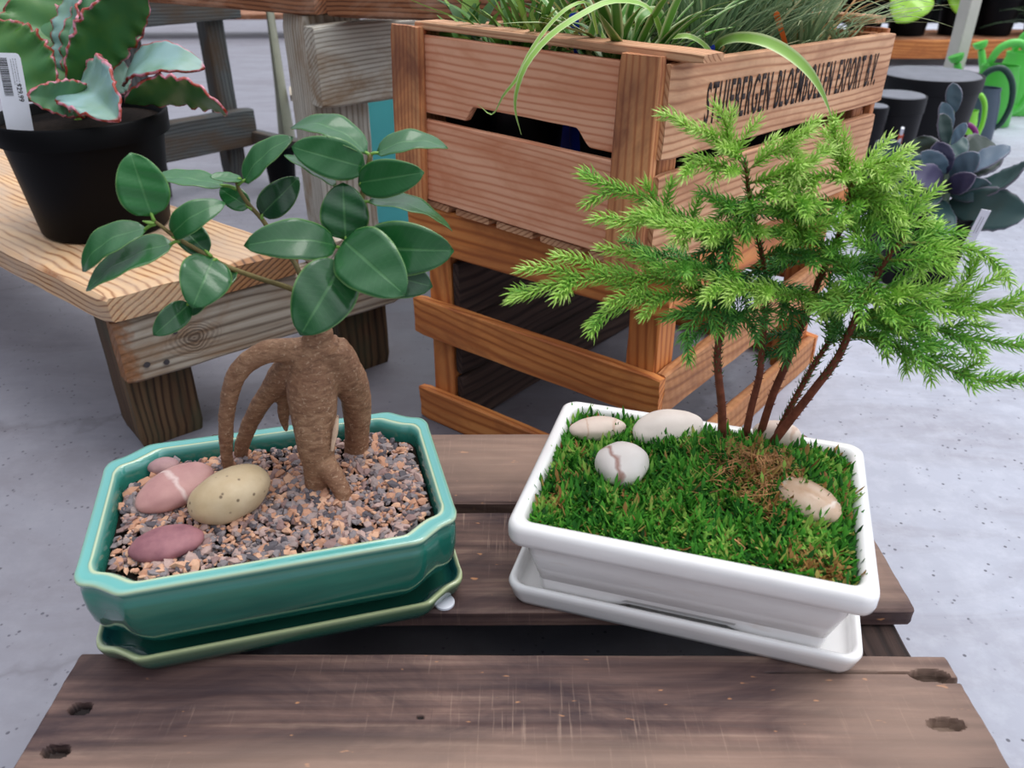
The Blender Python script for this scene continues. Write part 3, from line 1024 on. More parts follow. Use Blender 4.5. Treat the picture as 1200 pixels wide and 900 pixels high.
def build_moss():
    rnd = random.Random(5)
    mb = MB()
    nx, ny = 60, 44
    vs = []
    for j in range(ny + 1):
        for i in range(nx + 1):
            x, y = -0.1125 + 0.225 * i / nx, -0.0785 + 0.157 * j / ny
            wx, wy = local(WX, WY, WYAW, x, y)
            vs.append((wx, wy, moss_z(x, y) - 0.003))
    fs = [(j * (nx + 1) + i, j * (nx + 1) + i + 1, (j + 1) * (nx + 1) + i + 1, (j + 1) * (nx + 1) + i) for j in range(ny) for i in range(nx)]
    mb.add(vs, fs, 1, tone=0.2)
    n = 0
    while n < 14000:
        x, y = rnd.uniform(-0.113, 0.113), rnd.uniform(-0.0785, 0.0785)
        wx, wy = local(WX, WY, WYAW, x, y)
        n += 1
        z0 = moss_z(x, y) - 0.002 + rnd.uniform(0, 0.0025)
        br = 0.0
        # dry brown ground by the stems and along the front right edge
        br = max(br, 1.1 - math.hypot((x - 0.045) / 0.030, (y - 0.010) / 0.030))
        br = max(br, 1.0 - math.hypot((x - 0.088) / 0.034, (y + 0.066) / 0.018))
        br = max(br, 0.9 - math.hypot((x - 0.055) / 0.018, (y + 0.025) / 0.022))
        br = max(br, 0.55 - math.hypot((x + 0.100) / 0.018, (y + 0.04) / 0.05))
        pn = noise.noise(Vector((wx * 45, wy * 45, 1))) * 0.5 + noise.noise(Vector((wx * 140, wy * 140, 4))) * 0.4
        if rnd.random() < max(0, br) * 0.85 or rnd.random() < 0.05 or pn < -0.40:
            tone = rnd.uniform(0.78, 1.0)
        else:
            tone = min(0.75, max(0.0, 0.42 + pn * 0.75 + rnd.uniform(-0.2, 0.2)))
        L = rnd.uniform(0.005, 0.0125)
        az = rnd.uniform(0, 6.283) * 0.8 + 7 * noise.noise(Vector((wx * 55, wy * 55, 9)))
        lean = rnd.uniform(0.85, 1.6) if rnd.random() < 0.7 else rnd.uniform(0.3, 1.0)
        d = Vector((math.cos(az) * math.sin(lean), math.sin(az) * math.sin(lean), math.cos(lean)))
        side = d.cross(Vector((0, 0, 1))).normalized()
        up = side.cross(d)
        p0 = Vector((wx, wy, z0))
        bend = rnd.uniform(-0.6, 0.5)
        pts = []
        for k in range(5):
            s = k / 4
            pts.append(p0 + d * (L * s) + Vector((0, 0, -1)) * (bend * L * s * s))
        w = rnd.uniform(0.0006, 0.0012)
        vv, ff = [], []
        for k, p in enumerate(pts):
            s = k / 4
            ww = w * (0.6 + 0.8 * math.sin(math.pi * min(1, s * 0.9 + 0.1))) * (1 if k < 4 else 0.15)
            zz = 1.45 if k % 2 else 0.75
            vv += [p - side * ww * zz - up * w * 0.25, p + up * w * 0.3, p + side * ww * zz - up * w * 0.25]
        for k in range(4):
            o = k * 3
            ff += [(o, o + 1, o + 4, o + 3), (o + 1, o + 2, o + 5, o + 4)]
        mb.add(vv, ff, 0, tone=[min(1, tone + (0.10 * k / 4 if tone < 0.75 else 0)) for k in range(5) for _ in range(3)])
    o = mb.build('moss', [M_MOSS, M_MOSSBED], None, angle=0)
    tag(o, 'shaggy bright green moss with brown patches filling the white pot', 'moss', kind='stuff')
    # dry rootlets on the moss at the foot of the seedlings
    mb = MB()
    for i in range(190):
        r0 = abs(rnd.gauss(0, 0.024))
        th = rnd.uniform(0, 6.283)
        x, y = 0.040 + r0 * math.cos(th) * 1.1, 0.012 + r0 * math.sin(th) * 0.8
        a2 = rnd.uniform(0, 6.283)
        L = rnd.uniform(0.012, 0.034)
        pts = []
        for k in range(4):
            xx = max(-0.108, min(0.108, x + math.cos(a2 + 0.4 * k * rnd.uniform(-1, 1)) * L * k / 3))
            yy = max(-0.074, min(0.074, y + math.sin(a2) * L * k / 3))
            wx, wy = local(WX, WY, WYAW, xx, yy)
            pts.append((wx, wy, moss_z(xx, yy) + rnd.uniform(0.001, 0.0085)))
        mb.add(*tube(pts, [rnd.uniform(0.0003, 0.0007), 0.0002], 8, 4))
    o = mb.build('dry_roots', M_ROOTLET, None)
    tag(o, 'tangle of dry brown roots on the moss at the foot of the pine stems', 'roots', kind='stuff')


build_moss()


# ------------------------------------------------------------------ ginseng ficus
def leaf_geo(mb, B, T, wpx_vis, N=16, Mh=5, bend=0.12, fold=0.25, sharp=0.5, tone=0.4, flip=False, ratio=0.48, tw=0.0, stalk=None, full=0.80, m=0, ms=1, ruffle=0.0, droop=0.0, rid=0.0):
    """leaf from base B to tip T; its plane is turned so that it shows about the given width"""
    B, T = Vector(B), Vector(T)
    ax = T - B
    L = ax.length
    a = ax.normalized()
    mid = (B + T) / 2
    toc = (Vector((0, 0, CAM_H)) - mid).normalized()
    n0 = (toc - a * toc.dot(a)).normalized()
    side0 = a.cross(n0)
    vis = px_len(wpx_vis, mid.y)
    wid = max(vis, ratio * L)
    phi = math.acos(max(-1, min(1, vis / wid)))
    c1 = n0 * math.cos(phi) + side0 * math.sin(phi)
    c2 = n0 * math.cos(phi) - side0 * math.sin(phi)
    nrm = c1 if c1.z > c2.z else c2
    if flip:
        nrm = c2 if nrm is c1 else c1
    side = a.cross(nrm)
    v, ls, lt, tn = [], [], [], []
    for i in range(N + 1):
        s = i / N
        w = wid * 0.5 * (math.sin(math.pi * s ** full) ** 0.54) if 0 < s < 1 else 0.0
        if s > 0.86:
            w *= 1 - 0.15 * ((s - 0.86) / 0.14) ** 1.5 * sharp * 2
        w = max(w, 0.0004)
        p = B + ax * s + nrm * (bend * L * 4 * s * (1 - s)) - Vector((0, 0, 1)) * (droop * L * s * s)
        rot = tw * (s - 0.4)
        sd = side * math.cos(rot) + nrm * math.sin(rot)
        nn = nrm * math.cos(rot) - side * math.sin(rot)
        for j in range(-Mh, Mh + 1):
            t = j / Mh
            q = p + sd * (w * t) + nn * (fold * w * (abs(t) ** 1.3)) + nn * (0.05 * w * math.sin(s * 17 + t * 3 + rid))
            if ruffle:
                k = abs(t) ** 4
                q += nn * (ruffle * w * k * math.sin(s * 46 + 2.2 * t + rid)) + sd * (ruffle * 0.5 * w * k * (1 if t > 0 else -1) * math.sin(s * 61 + rid))
            v.append(q)
            ls.append(s)
            lt.append(t)
            tn.append(tone)
    m2 = 2 * Mh + 1
    f = []
    for i in range(N):
        for j in range(2 * Mh):
            o = i * m2 + j
            f.append((o, o + 1, o + m2 + 1, o + m2))
    mb.add(v, f, m, ls=ls, lt=lt, tone=tn)
    if stalk is not None:
        mb.add(*tube([stalk, Vector(stalk).lerp(B, 0.6) + nrm * 0.001, B + a * 0.003], [0.0011, 0.0009, 0.0008], 8, 6), ms)
    return nrm


def solid(ob, th):
    md = ob.modifiers.new('thickness', 'SOLIDIFY')
    md.thickness = th
    md.offset = 0
    return ob


def build_ficus():
    gz = 0.263
    base = Vector((-0.145, 0.520, gz))
    root = thing('ginseng_ficus', base, 'ginseng ficus bonsai with swollen brown legs of roots and glossy leaves in teal pot', 'bonsai')
    mb = MB()

    def T(pts, radii, n=None):
        mb.add(*tube([at(*p) for p in pts], radii, n, 14))
    yF, yN = 0.507, 0.535
    # front leg, body and neck
    T([(374, 380, yN), (373, 398, yN), (371, 425, 0.533), (366, 458, 0.526), (369, 500, 0.517), (371, 525, 0.512), (374, 552, 0.509), (375, 582, 0.506)],
      [0.0100, 0.0115, 0.0180, 0.0196, 0.0164, 0.0142, 0.0120, 0.0094])
    T([(378, 540, 0.506), (393, 562, 0.499), (402, 580, 0.494), (400, 596, 0.490), (394, 608, 0.488)], [0.0095, 0.0078, 0.0070, 0.0062, 0.0045])
    # right leg
    T([(382, 405, yN), (399, 430, 0.540), (416, 462, 0.551), (419, 500, 0.556), (417, 532, 0.556), (414, 560, 0.556)], [0.0150, 0.0160, 0.0126, 0.0106, 0.0098, 0.0094])
    T([(374, 405, yN), (382, 436, 0.538)], [0.014, 0.019])
    # left arms arching down to the gravel
    T([(366, 412, yN), (345, 412, 0.532), (318, 411, 0.527), (296, 420, 0.523), (277, 440, 0.521), (268, 470, 0.521), (265, 505, 0.521), (266, 535, 0.521), (270, 562, 0.521)],
      [0.0120, 0.0104, 0.0088, 0.0082, 0.0074, 0.0064, 0.0058, 0.0050, 0.0038])
    T([(362, 425, 0.535), (345, 432, 0.538), (330, 444, 0.540), (312, 464, 0.543), (297, 488, 0.545), (286, 515, 0.546), (279, 548, 0.546)],
      [0.0140, 0.0142, 0.0120, 0.0080, 0.0068, 0.0062, 0.0055])
    T([(343, 445, 0.548), (334, 468, 0.548), (333, 490, 0.548), (336, 506, 0.548)], [0.0075, 0.0062, 0.0044, 0.0014])
    ob = mb.build('trunk', M_BARK, root, angle=0)
    md = ob.modifiers.new('join', 'REMESH')
    md.mode = 'VOXEL'
    md.voxel_size = 0.0013
    md2 = ob.modifiers.new('soften', 'SMOOTH')
    md2.iterations = 7
    md2.factor = 0.6
    dg = bpy.context.evaluated_depsgraph_get()
    me = bpy.data.meshes.new_from_object(ob.evaluated_get(dg))
    ob.modifiers.clear()
    ob.data = me
    me.name = 'trunk'
    for v in me.vertices:
        p = Vector(v.co)
        d = 0.0008 * noise.noise(p * 70) + 0.0004 * noise.noise(Vector((p.x * 90, p.y * 90, p.z * 500)))
        v.co += v.normal * d
    me.polygons.foreach_set('use_smooth', [True] * len(me.polygons))
    # sunlit patch on the bark, painted as a pale strip between the legs
    mb = MB()
    mb.add(*tube([at(396, 487, 0.512), at(393, 505, 0.508), at(389, 528, 0.503)], [0.0008, 0.0022, 0.0012], 10, 8))
    mb.build('sunlit_strip', simple('sunlit_bark', C(202, 172, 146), 0.7, 0.2, 0.2, 90), root)
    # branches
    def branch(pts, radii, mat=M_TWIG):
        m = MB()
        m.add(*tube([at(*p) for p in pts], radii, None, 7))
        m.build('branch', mat, root, angle=0)
    branch([(374, 384, yN), (386, 350, 0.53), (398, 318, 0.525), (406, 296, 0.525), (416, 262, 0.53), (424, 232, 0.535), (430, 205, 0.54), (434, 180, 0.542)], [0.0042, 0.0034, 0.0030, 0.0027, 0.0024, 0.0022, 0.0020, 0.0016])
    branch([(376, 376, 0.53), (358, 349, 0.523), (340, 338, 0.52), (300, 325, 0.515), (262, 311, 0.51), (240, 298, 0.507), (206, 278, 0.503), (190, 266, 0.50), (178, 257, 0.50)], [0.0026, 0.0022, 0.0020, 0.0018, 0.0018, 0.0016, 0.0014, 0.0012, 0.0010])
    branch([(362, 352, 0.525), (352, 322, 0.53), (342, 303, 0.54), (324, 282, 0.545), (308, 258, 0.55), (292, 240, 0.55), (280, 222, 0.55), (276, 208, 0.55)], [0.0022, 0.0020, 0.0018, 0.0018, 0.0017, 0.0015, 0.0013, 0.0011])
    m = MB()
    m.add(*tube([at(182, 261, 0.50), at(175, 261, 0.498), at(167, 259, 0.496)], [0.0016, 0.0014, 0.0004], 8, 6))
    m.build('leaf_bud', M_PETIOLE, root)
    # leaves: base, tip, visible width, tone, bend, fold, stalk point, extra
    Ls = [
        ((178, 253, .50), (153, 179, .50), 52, 1.0, .05, .12, (181, 259, .50), {}),
        ((172, 268, .50), (97, 318, .49), 28, .55, .18, .10, (184, 262, .50), {}),
        ((203, 285, .503), (101, 341, .485), 30, .55, .10, .12, (212, 283, .503), {}),
        ((263, 218, .55), (176, 208, .545), 17, .7, .05, .10, (277, 222, .55), {}),
        ((201, 276, .503), (264, 238, .515), 30, .6, .22, .12, (206, 279, .503), {}),
        ((244, 297, .507), (203, 256, .52), 32, .15, .05, .18, (248, 301, .507), {}),
        ((250, 303, .507), (225, 361, .475), 56, .5, .16, .10, (255, 307, .508), {}),
        ((278, 318, .512), (222, 370, .497), 26, .1, .12, .12, (284, 320, .513), {}),
        ((222, 356, .500), (180, 393, .480), 30, .25, .10, .14, (250, 309, .508), {}),
        ((286, 213, .55), (344, 161, .555), 24, .6, .12, .10, (279, 217, .55), {}),
        ((284, 210, .55), (246, 207, .54), 10, .7, .02, .08, (278, 213, .55), {}),
        ((306, 252, .55), (350, 208, .56), 33, .05, .14, .25, (308, 257, .55), {}),
        ((292, 243, .55), (258, 221, .56), 24, .5, .06, .12, (296, 246, .55), {}),
        ((430, 180, .542), (341, 150, .56), 24, .55, .18, .14, (433, 184, .542), {}),
        ((428, 196, .538), (342, 172, .535), 42, .6, .14, .10, (430, 200, .54), {}),
        ((394, 218, .535), (333, 182, .54), 12, .7, .05, .10, (418, 250, .532), {}),
        ((441, 180, .542), (525, 174, .55), 21, .55, .16, .14, (434, 182, .542), {}),
        ((420, 214, .535), (497, 202, .525), 40, .6, .10, .10, (426, 220, .537), {}),
        ((405, 281, .525), (402, 214, .535), 52, .3, .06, .10, (407, 292, .525), {}),
        ((432, 236, .53), (530, 271, .54), 17, .5, .12, .16, (424, 240, .533), {}),
        ((424, 290, .520), (532, 294, .515), 60, .4, .14, .10, (410, 286, .524), {}),
        ((410, 310, .515), (507, 336, .510), 52, .15, .08, .10, (404, 300, .524), {}),
        ((403, 282, .510), (475, 346, .475), 72, .5, .14, .08, (403, 292, .522), {}),
        ((402, 308, .505), (352, 393, .470), 70, .25, .12, .10, (402, 299, .523), {}),
        ((394, 288, .515), (286, 288, .495), 44, .35, .18, .10, (404, 296, .524), {}),
    ]
    for i, (b, t, w, tone, bend, fold, st, kw) in enumerate(Ls):
        m = MB()
        leaf_geo(m, at(*b), at(*t), w, tone=tone, bend=bend, fold=fold, stalk=at(*st), rid=i * 1.7, tw=0.25 * math.sin(i * 2.1), **kw)
        ob = m.build('leaf', [M_FICUS, M_PETIOLE], root, angle=0)
        solid(ob, 0.0005)


build_ficus()


# ------------------------------------------------------------------ norfolk pine seedlings
PR = random.Random(21)


def needles(mb, pts, L, dens, tone0, tone1, spread=0.95, start=0.0, thick=0.00060, droop=0.0):
    """curved needles set spirally along a twig"""
    P = catmull(pts, 40)
    cum = [0.0]
    for i in range(39):
        cum.append(cum[-1] + (P[i + 1] - P[i]).length)
    tot = cum[-1]
    n = int(tot * dens)
    ang = PR.uniform(0, 6.28)
    seg = 0
    for i in range(n):
        s = start + (1 - start) * (i + PR.random() * 0.6) / max(1, n)
        d = s * tot
        while seg < 38 and cum[seg + 1] < d:
            seg += 1
        k = (d - cum[seg]) / max(1e-9, cum[seg + 1] - cum[seg])
        p = P[seg].lerp(P[seg + 1], min(1, k))
        t, a, b = frame_of(P[seg + 1] - P[seg])
        ang += 2.399963
        r = a * math.cos(ang) + b * math.sin(ang)
        endk = max(0.0, (s - 0.86) / 0.14)
        sp = spread * (1 - 0.6 * endk) * PR.uniform(0.85, 1.1)
        ln = L * PR.uniform(0.8, 1.12) * (1 - 0.25 * endk)
        d0 = (t * math.cos(sp) + r * math.sin(sp))
        d1 = (t * math.cos(sp * 0.45) + r * math.sin(sp * 0.45)) + Vector((0, 0, -droop))
        m_ = p + d0 * (ln * 0.5)
        e_ = m_ + d1.normalized() * (ln * 0.5)
        sa = d0.cross(r if abs(d0.dot(r)) < 0.95 else a).normalized()
        sb = sa.cross(d0).normalized()
        vv = []
        for q, w in ((p, thick), (m_, thick * 0.9)):
            for j in range(3):
                th = 2.0944 * j
                vv.append(q + sa * (w * math.cos(th)) + sb * (w * math.sin(th)))
        vv.append(e_)
        ff = [(0, 1, 4, 3), (1, 2, 5, 4), (2, 0, 3, 5), (3, 4, 6), (4, 5, 6), (5, 3, 6)]
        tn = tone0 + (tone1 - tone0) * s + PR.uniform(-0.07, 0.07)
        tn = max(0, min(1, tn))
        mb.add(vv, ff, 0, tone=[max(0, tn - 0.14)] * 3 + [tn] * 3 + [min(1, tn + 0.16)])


def frond(root, axis, tips, tone, L=0.0112, auto=0, axis_start=0.10, dens=1600):
    """one branch: a twig set with needles and its side twigs"""
    A = [at(*p) for p in axis]
    mb = MB()
    mb.add(*tube(A, [0.0013, 0.0009, 0.0006], 12, 5), 1, tone=0.5)
    tone = max(0.0, tone * 1.12 - 0.02)
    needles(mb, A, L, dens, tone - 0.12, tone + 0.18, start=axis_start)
    P = catmull(A, 30)
    tt = list(tips)
    for (k, tip) in tt:
        st = P[int(k * 29)]
        tp = at(*tip)
        midp = st.lerp(tp, 0.5) + Vector((0, 0, 0.10 * (tp - st).length))
        mb.add(*tube([st, midp, tp], [0.0007, 0.0005], 8, 4), 1, tone=0.5)
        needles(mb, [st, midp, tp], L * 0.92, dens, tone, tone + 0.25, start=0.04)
    for q in range(auto):
        k = 0.15 + 0.75 * q / max(1, auto - 1) if auto > 1 else 0.5
        st = P[int(k * 29)]
        tn = (P[min(29, int(k * 29) + 1)] - P[max(0, int(k * 29) - 1)]).normalized()
        sd = tn.cross(Vector((0, 0, 1))).normalized() * (1 if q % 2 else -1)
        ln = PR.uniform(0.022, 0.038) * (1.1 - 0.5 * k)
        tp = st + (tn * 0.75 + sd * 0.65 + Vector((0, 0, PR.uniform(-0.15, 0.2)))).normalized() * ln
        midp = st.lerp(tp, 0.5) + Vector((0, 0, 0.002))
        mb.add(*tube([st, midp, tp], [0.0006, 0.0004], 6, 4), 1, tone=0.5)
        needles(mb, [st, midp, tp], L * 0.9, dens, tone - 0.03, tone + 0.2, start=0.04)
    mb.build('branch', [M_NEEDLE, M_STEMG], root, flat=True)


def seedling(label, stem, radii, fronds, stub=0.3):
    S = [at(*p) for p in stem]
    root = thing('norfolk_pine', S[0], label, 'pine seedling', 'norfolk pine seedlings in the white pot')
    mb = MB()
    radii = [r_ * 1.25 for r_ in radii]
    mb.add(*tube(S, radii, None, 8))
    # short bark scales and leaf stubs
    P = catmull(S, 60)
    for i in range(150):
        k = int(PR.uniform(6, 58))
        t, a, b = frame_of(P[k + 1] - P[k])
        th = PR.uniform(0, 6.28)
        r = a * math.cos(th) + b * math.sin(th)
        rad = lerp_list(radii, 60)[k]
        p = P[k] + r * rad * 0.8
        q = p + (r * 0.8 + t * 0.7) * PR.uniform(0.0015, 0.0035)
        sd = r.cross(t) * 0.0006
        mb.add([p - sd, p + sd, q, p + t * 0.0012], [(0, 1, 2), (0, 2, 3), (1, 3, 2)])
    mb.build('stem', M_STEM, root, angle=0)
    mb = MB()
    needles(mb, P[int(59 * stub)::6] + [P[-1]], 0.0075, 1100, 0.05, 0.4, spread=1.1, start=0.0)
    mb.build('stem_needles', M_NEEDLE, root, flat=True)
    for fd in fronds:
        frond(root, **fd)


def build_pines():
    F = lambda axis, tips, tone, auto=0, **k: dict(axis=axis, tips=tips, tone=tone, auto=auto, **k)
    # 1: straight stem on the left, long branches to the left
    seedling('norfolk pine seedling with the straight upright stem, leftmost of the clump',
             [(846, 518, .545), (846, 480, .545), (842, 440, .545), (841, 410, .545), (848, 375, .545), (853, 335, .545), (852, 300, .545), (855, 262, .545)],
             [0.0030, 0.0027, 0.0024, 0.0022, 0.0020, 0.0018, 0.0014, 0.0010], [
        F([(850, 345, .545), (800, 330, .53), (740, 324, .515), (680, 328, .505), (640, 336, .50), (598, 352, .495)],
          [(.62, (610, 316, .50)), (.50, (650, 300, .505)), (.30, (702, 290, .515)), (.68, (662, 346, .49)), (.35, (742, 352, .50))], .62, 4),
        F([(850, 352, .545), (810, 345, .53), (770, 347, .51), (730, 357, .50), (690, 380, .495)], [(.4, (752, 372, .49)), (.6, (712, 356, .49))], .55, 3),
        F([(850, 345, .54), (830, 358, .52), (812, 376, .51), (800, 396, .505)], [(.4, (842, 392, .50)), (.5, (785, 370, .51))], .32, 3),
        F([(852, 335, .55), (815, 312, .56), (775, 300, .57), (745, 296, .575)], [(.5, (790, 335, .56))], .25, 4),
        F([(853, 300, .545), (825, 278, .535), (790, 262, .53), (750, 256, .525), (718, 263, .52)], [(.55, (762, 242, .53)), (.75, (736, 274, .515)), (.4, (800, 290, .52))], .66, 4),
        F([(853, 290, .55), (815, 262, .55), (770, 240, .55), (728, 222, .55), (684, 208, .55)], [(.75, (685, 240, .545)), (.55, (756, 214, .55)), (.45, (788, 212, .55)), (.28, (820, 232, .55))], .52, 2),
        F([(853, 330, .545), (880, 332, .55), (915, 340, .555), (940, 348, .56)], [], .22, 5),
        F([(853, 310, .55), (850, 330, .53), (842, 355, .52), (836, 385, .515)], [], .2, 4),
        F([(855, 270, .545), (838, 292, .54), (825, 318, .535)], [], .22, 4),
        F([(852, 318, .55), (826, 316, .52), (796, 318, .50), (770, 312, .49)], [], .42, 4),
        F([(846, 370, .545), (866, 372, .53), (884, 384, .52)], [], .2, 4),
    ])
    # 2: two thin middle stems carrying the lime crown
    seedling('norfolk pine seedling second from the left, thin stem rising to the crown',
             [(872, 520, .548), (880, 480, .55), (890, 440, .552), (893, 408, .555), (897, 370, .558), (898, 330, .56), (890, 285, .56), (880, 240, .555), (873, 190, .55)],
             [0.0026, 0.0024, 0.0022, 0.0020, 0.0018, 0.0016, 0.0014, 0.0012, 0.0009], [
        F([(874, 195, .55), (856, 176, .55), (832, 160, .548), (797, 144, .545)], [(.30, (838, 122, .55)), (.42, (858, 128, .55)), (.55, (815, 152, .535)), (.25, (890, 140, .55))], .74, 2),
        F([(876, 205, .55), (852, 196, .545), (828, 192, .54), (806, 198, .535)], [(.5, (836, 212, .53))], .68, 3),
        F([(876, 200, .55), (902, 180, .548), (926, 166, .546), (946, 157, .545)], [(.35, (948, 190, .53)), (.5, (935, 178, .54))], .78, 3),
        F([(878, 215, .55), (905, 208, .535), (935, 196, .525), (955, 188, .52)], [(.5, (925, 222, .515)), (.6, (938, 204, .51))], .72, 3),
        F([(880, 225, .55), (868, 240, .545), (858, 262, .54), (850, 280, .535)], [], .45, 5),
        F([(884, 250, .555), (905, 250, .545), (930, 254, .535), (955, 258, .525)], [], .4, 5),
        F([(890, 270, .56), (915, 272, .54), (950, 268, .52), (985, 258, .51)], [(.5, (925, 285, .515))], .62, 4),
        F([(890, 275, .555), (868, 268, .535), (835, 270, .515), (800, 268, .505), (765, 262, .50)], [(.5, (830, 284, .50)), (.7, (790, 282, .495))], .64, 4),
        F([(895, 310, .56), (878, 322, .55), (862, 345, .54), (852, 368, .535)], [], .18, 5),
        F([(897, 330, .56), (915, 345, .55), (925, 365, .54), (930, 385, .535)], [], .2, 4),
        F([(882, 232, .55), (902, 228, .53), (926, 236, .515), (944, 240, .505)], [], .6, 4),
        F([(886, 262, .555), (862, 244, .545), (838, 236, .535)], [], .4, 4),
        F([(893, 300, .56), (915, 296, .545), (940, 300, .53), (962, 306, .52)], [], .35, 5),
    ])
    seedling('norfolk pine seedling with a dark slanting stem at the centre of the clump',
             [(888, 518, .552), (905, 465, .552), (922, 425, .552), (938, 385, .552), (955, 340, .552), (970, 305, .552), (984, 272, .552), (996, 230, .55), (1000, 200, .55)],
             [0.0028, 0.0026, 0.0024, 0.0022, 0.0020, 0.0018, 0.0015, 0.0012, 0.0009], [
        F([(996, 225, .55), (990, 200, .548), (984, 176, .546), (974, 150, .545)], [(.5, (990, 156, .545)), (.4, (962, 172, .54)), (.3, (995, 180, .54))], .74, 3),
        F([(996, 215, .55), (970, 206, .54), (940, 210, .53), (915, 222, .52)], [(.5, (950, 228, .515)), (.7, (928, 214, .515))], .70, 3),
        F([(998, 210, .55), (1018, 196, .548), (1034, 190, .546), (1050, 188, .545)], [(.5, (1048, 212, .535)), (.3, (1030, 205, .53))], .78, 3),
        F([(994, 235, .55), (1012, 232, .54), (1028, 240, .535), (1030, 252, .53)], [(.5, (1045, 228, .53))], .66, 3),
        F([(990, 250, .55), (965, 238, .54), (935, 240, .53), (905, 248, .52)], [(.5, (945, 258, .52))], .5, 4),
        F([(984, 270, .55), (1005, 262, .54), (1025, 262, .535), (1040, 272, .53)], [], .45, 4),
        F([(955, 342, .552), (930, 346, .53), (900, 344, .51), (865, 338, .50), (830, 340, .495)], [(.5, (885, 355, .49)), (.7, (850, 352, .485))], .66, 5),
        F([(950, 350, .55), (975, 350, .53), (1000, 346, .515), (1022, 350, .505)], [(.4, (962, 372, .50)), (.6, (985, 366, .50)), (.3, (990, 335, .51))], .72, 4),
        F([(940, 380, .552), (925, 395, .55), (912, 415, .548)], [], .12, 4),
        F([(970, 305, .55), (950, 300, .555), (925, 305, .56), (905, 315, .56)], [], .2, 5),
        F([(992, 240, .55), (1012, 218, .54), (1034, 214, .53)], [], .7, 4),
        F([(988, 255, .55), (1008, 246, .55), (1020, 226, .55)], [], .5, 4),
        F([(975, 295, .55), (952, 282, .53), (926, 280, .515)], [], .5, 4),
        F([(965, 315, .55), (985, 318, .55), (1005, 312, .55), (1025, 302, .55)], [], .26, 5),
    ])
    # 4: leaning right
    seedling('norfolk pine seedling leaning furthest right over the rim of the white pot',
             [(900, 526, .532), (930, 487, .53), (955, 455, .527), (978, 425, .524), (992, 398, .522), (1006, 365, .52), (1022, 335, .52), (1042, 300, .52), (1062, 275, .52)],
             [0.0030, 0.0028, 0.0026, 0.0024, 0.0022, 0.0020, 0.0017, 0.0014, 0.0010], [
        F([(1060, 280, .52), (1062, 262, .525), (1066, 244, .53), (1074, 226, .535)], [(.3, (1092, 262, .53)), (.3, (1046, 240, .53)), (.5, (1050, 226, .535)), (.55, (1090, 246, .535))], .66, 3),
        F([(1060, 284, .52), (1090, 285, .52), (1125, 290, .515), (1155, 298, .51), (1166, 312, .508)], [(.2, (1118, 304, .51))], .62, 2),
        F([(1040, 305, .52), (1015, 290, .525), (1000, 270, .53), (996, 250, .53)], [(.5, (1022, 262, .53)), (.4, (1030, 252, .53))], .52, 3),
        F([(1040, 305, .52), (1062, 305, .51), (1085, 306, .505), (1100, 314, .50)], [(.5, (1080, 326, .50))], .58, 3),
        F([(1022, 335, .52), (1000, 325, .52), (985, 312, .52), (975, 300, .52)], [(.5, (1000, 300, .52))], .42, 3),
        F([(1020, 340, .52), (1060, 338, .515), (1100, 350, .51), (1125, 340, .51), (1144, 308, .51)], [(.4, (1110, 330, .51)), (.55, (1128, 362, .505))], .60, 3),
        F([(1005, 365, .52), (1050, 360, .51), (1100, 362, .50), (1150, 362, .49), (1200, 352, .482)], [(.6, (1176, 322, .49)), (.45, (1130, 338, .50)), (.3, (1090, 382, .495)), (.7, (1206, 366, .48))], .60, 3),
        F([(1000, 375, .52), (1050, 380, .505), (1100, 388, .495), (1160, 400, .485), (1206, 408, .478)], [(.4, (1090, 410, .49)), (.6, (1150, 420, .48)), (.5, (1160, 384, .485))], .48, 3),
        F([(994, 395, .522), (1030, 398, .505), (1070, 415, .49), (1120, 436, .475), (1160, 448, .465), (1200, 442, .458)], [(.35, (1062, 436, .48)), (.45, (1092, 448, .475)), (.65, (1150, 425, .465)), (.2, (1040, 420, .49))], .50, 6),
        F([(1000, 380, .52), (1025, 372, .50), (1052, 370, .49), (1080, 372, .48)], [(.5, (1060, 388, .475))], .48, 4),
        F([(1050, 292, .52), (1076, 276, .53), (1100, 280, .53)], [], .5, 4),
        F([(1030, 322, .52), (1010, 345, .505), (990, 362, .495)], [], .5, 4),
        F([(1010, 358, .52), (1036, 378, .50), (1064, 398, .485), (1090, 408, .475)], [], .42, 5),
        F([(990, 400, .522), (982, 385, .525), (975, 370, .53), (968, 352, .535)], [], .3, 4),
        F([(1015, 348, .52), (1040, 352, .505), (1062, 348, .495), (1085, 352, .49)], [(.5, (1065, 336, .49))], .64, 4),
    ])
    seedling('thin bare twiggy pine seedling stem close beside the right leaning stem',
             [(903, 522, .546), (922, 486, .546), (940, 452, .546), (956, 424, .545), (970, 402, .544), (980, 380, .542)],
             [0.0022, 0.0020, 0.0018, 0.0016, 0.0014, 0.0010], [
        F([(978, 405, .54), (972, 390, .54), (968, 376, .54)], [(.4, (985, 372, .54))], .3, 2),
        F([(980, 400, .54), (1000, 392, .535), (1020, 394, .53)], [], .3, 4),
    ], stub=0.15)


build_pines()


# ------------------------------------------------------------------ crates
UA, UB, UD = Vector((-0.143, 1.026, 0.54)), Vector((0.133, 0.767, 0.54)), Vector((0.506, 1.165, 0.52))


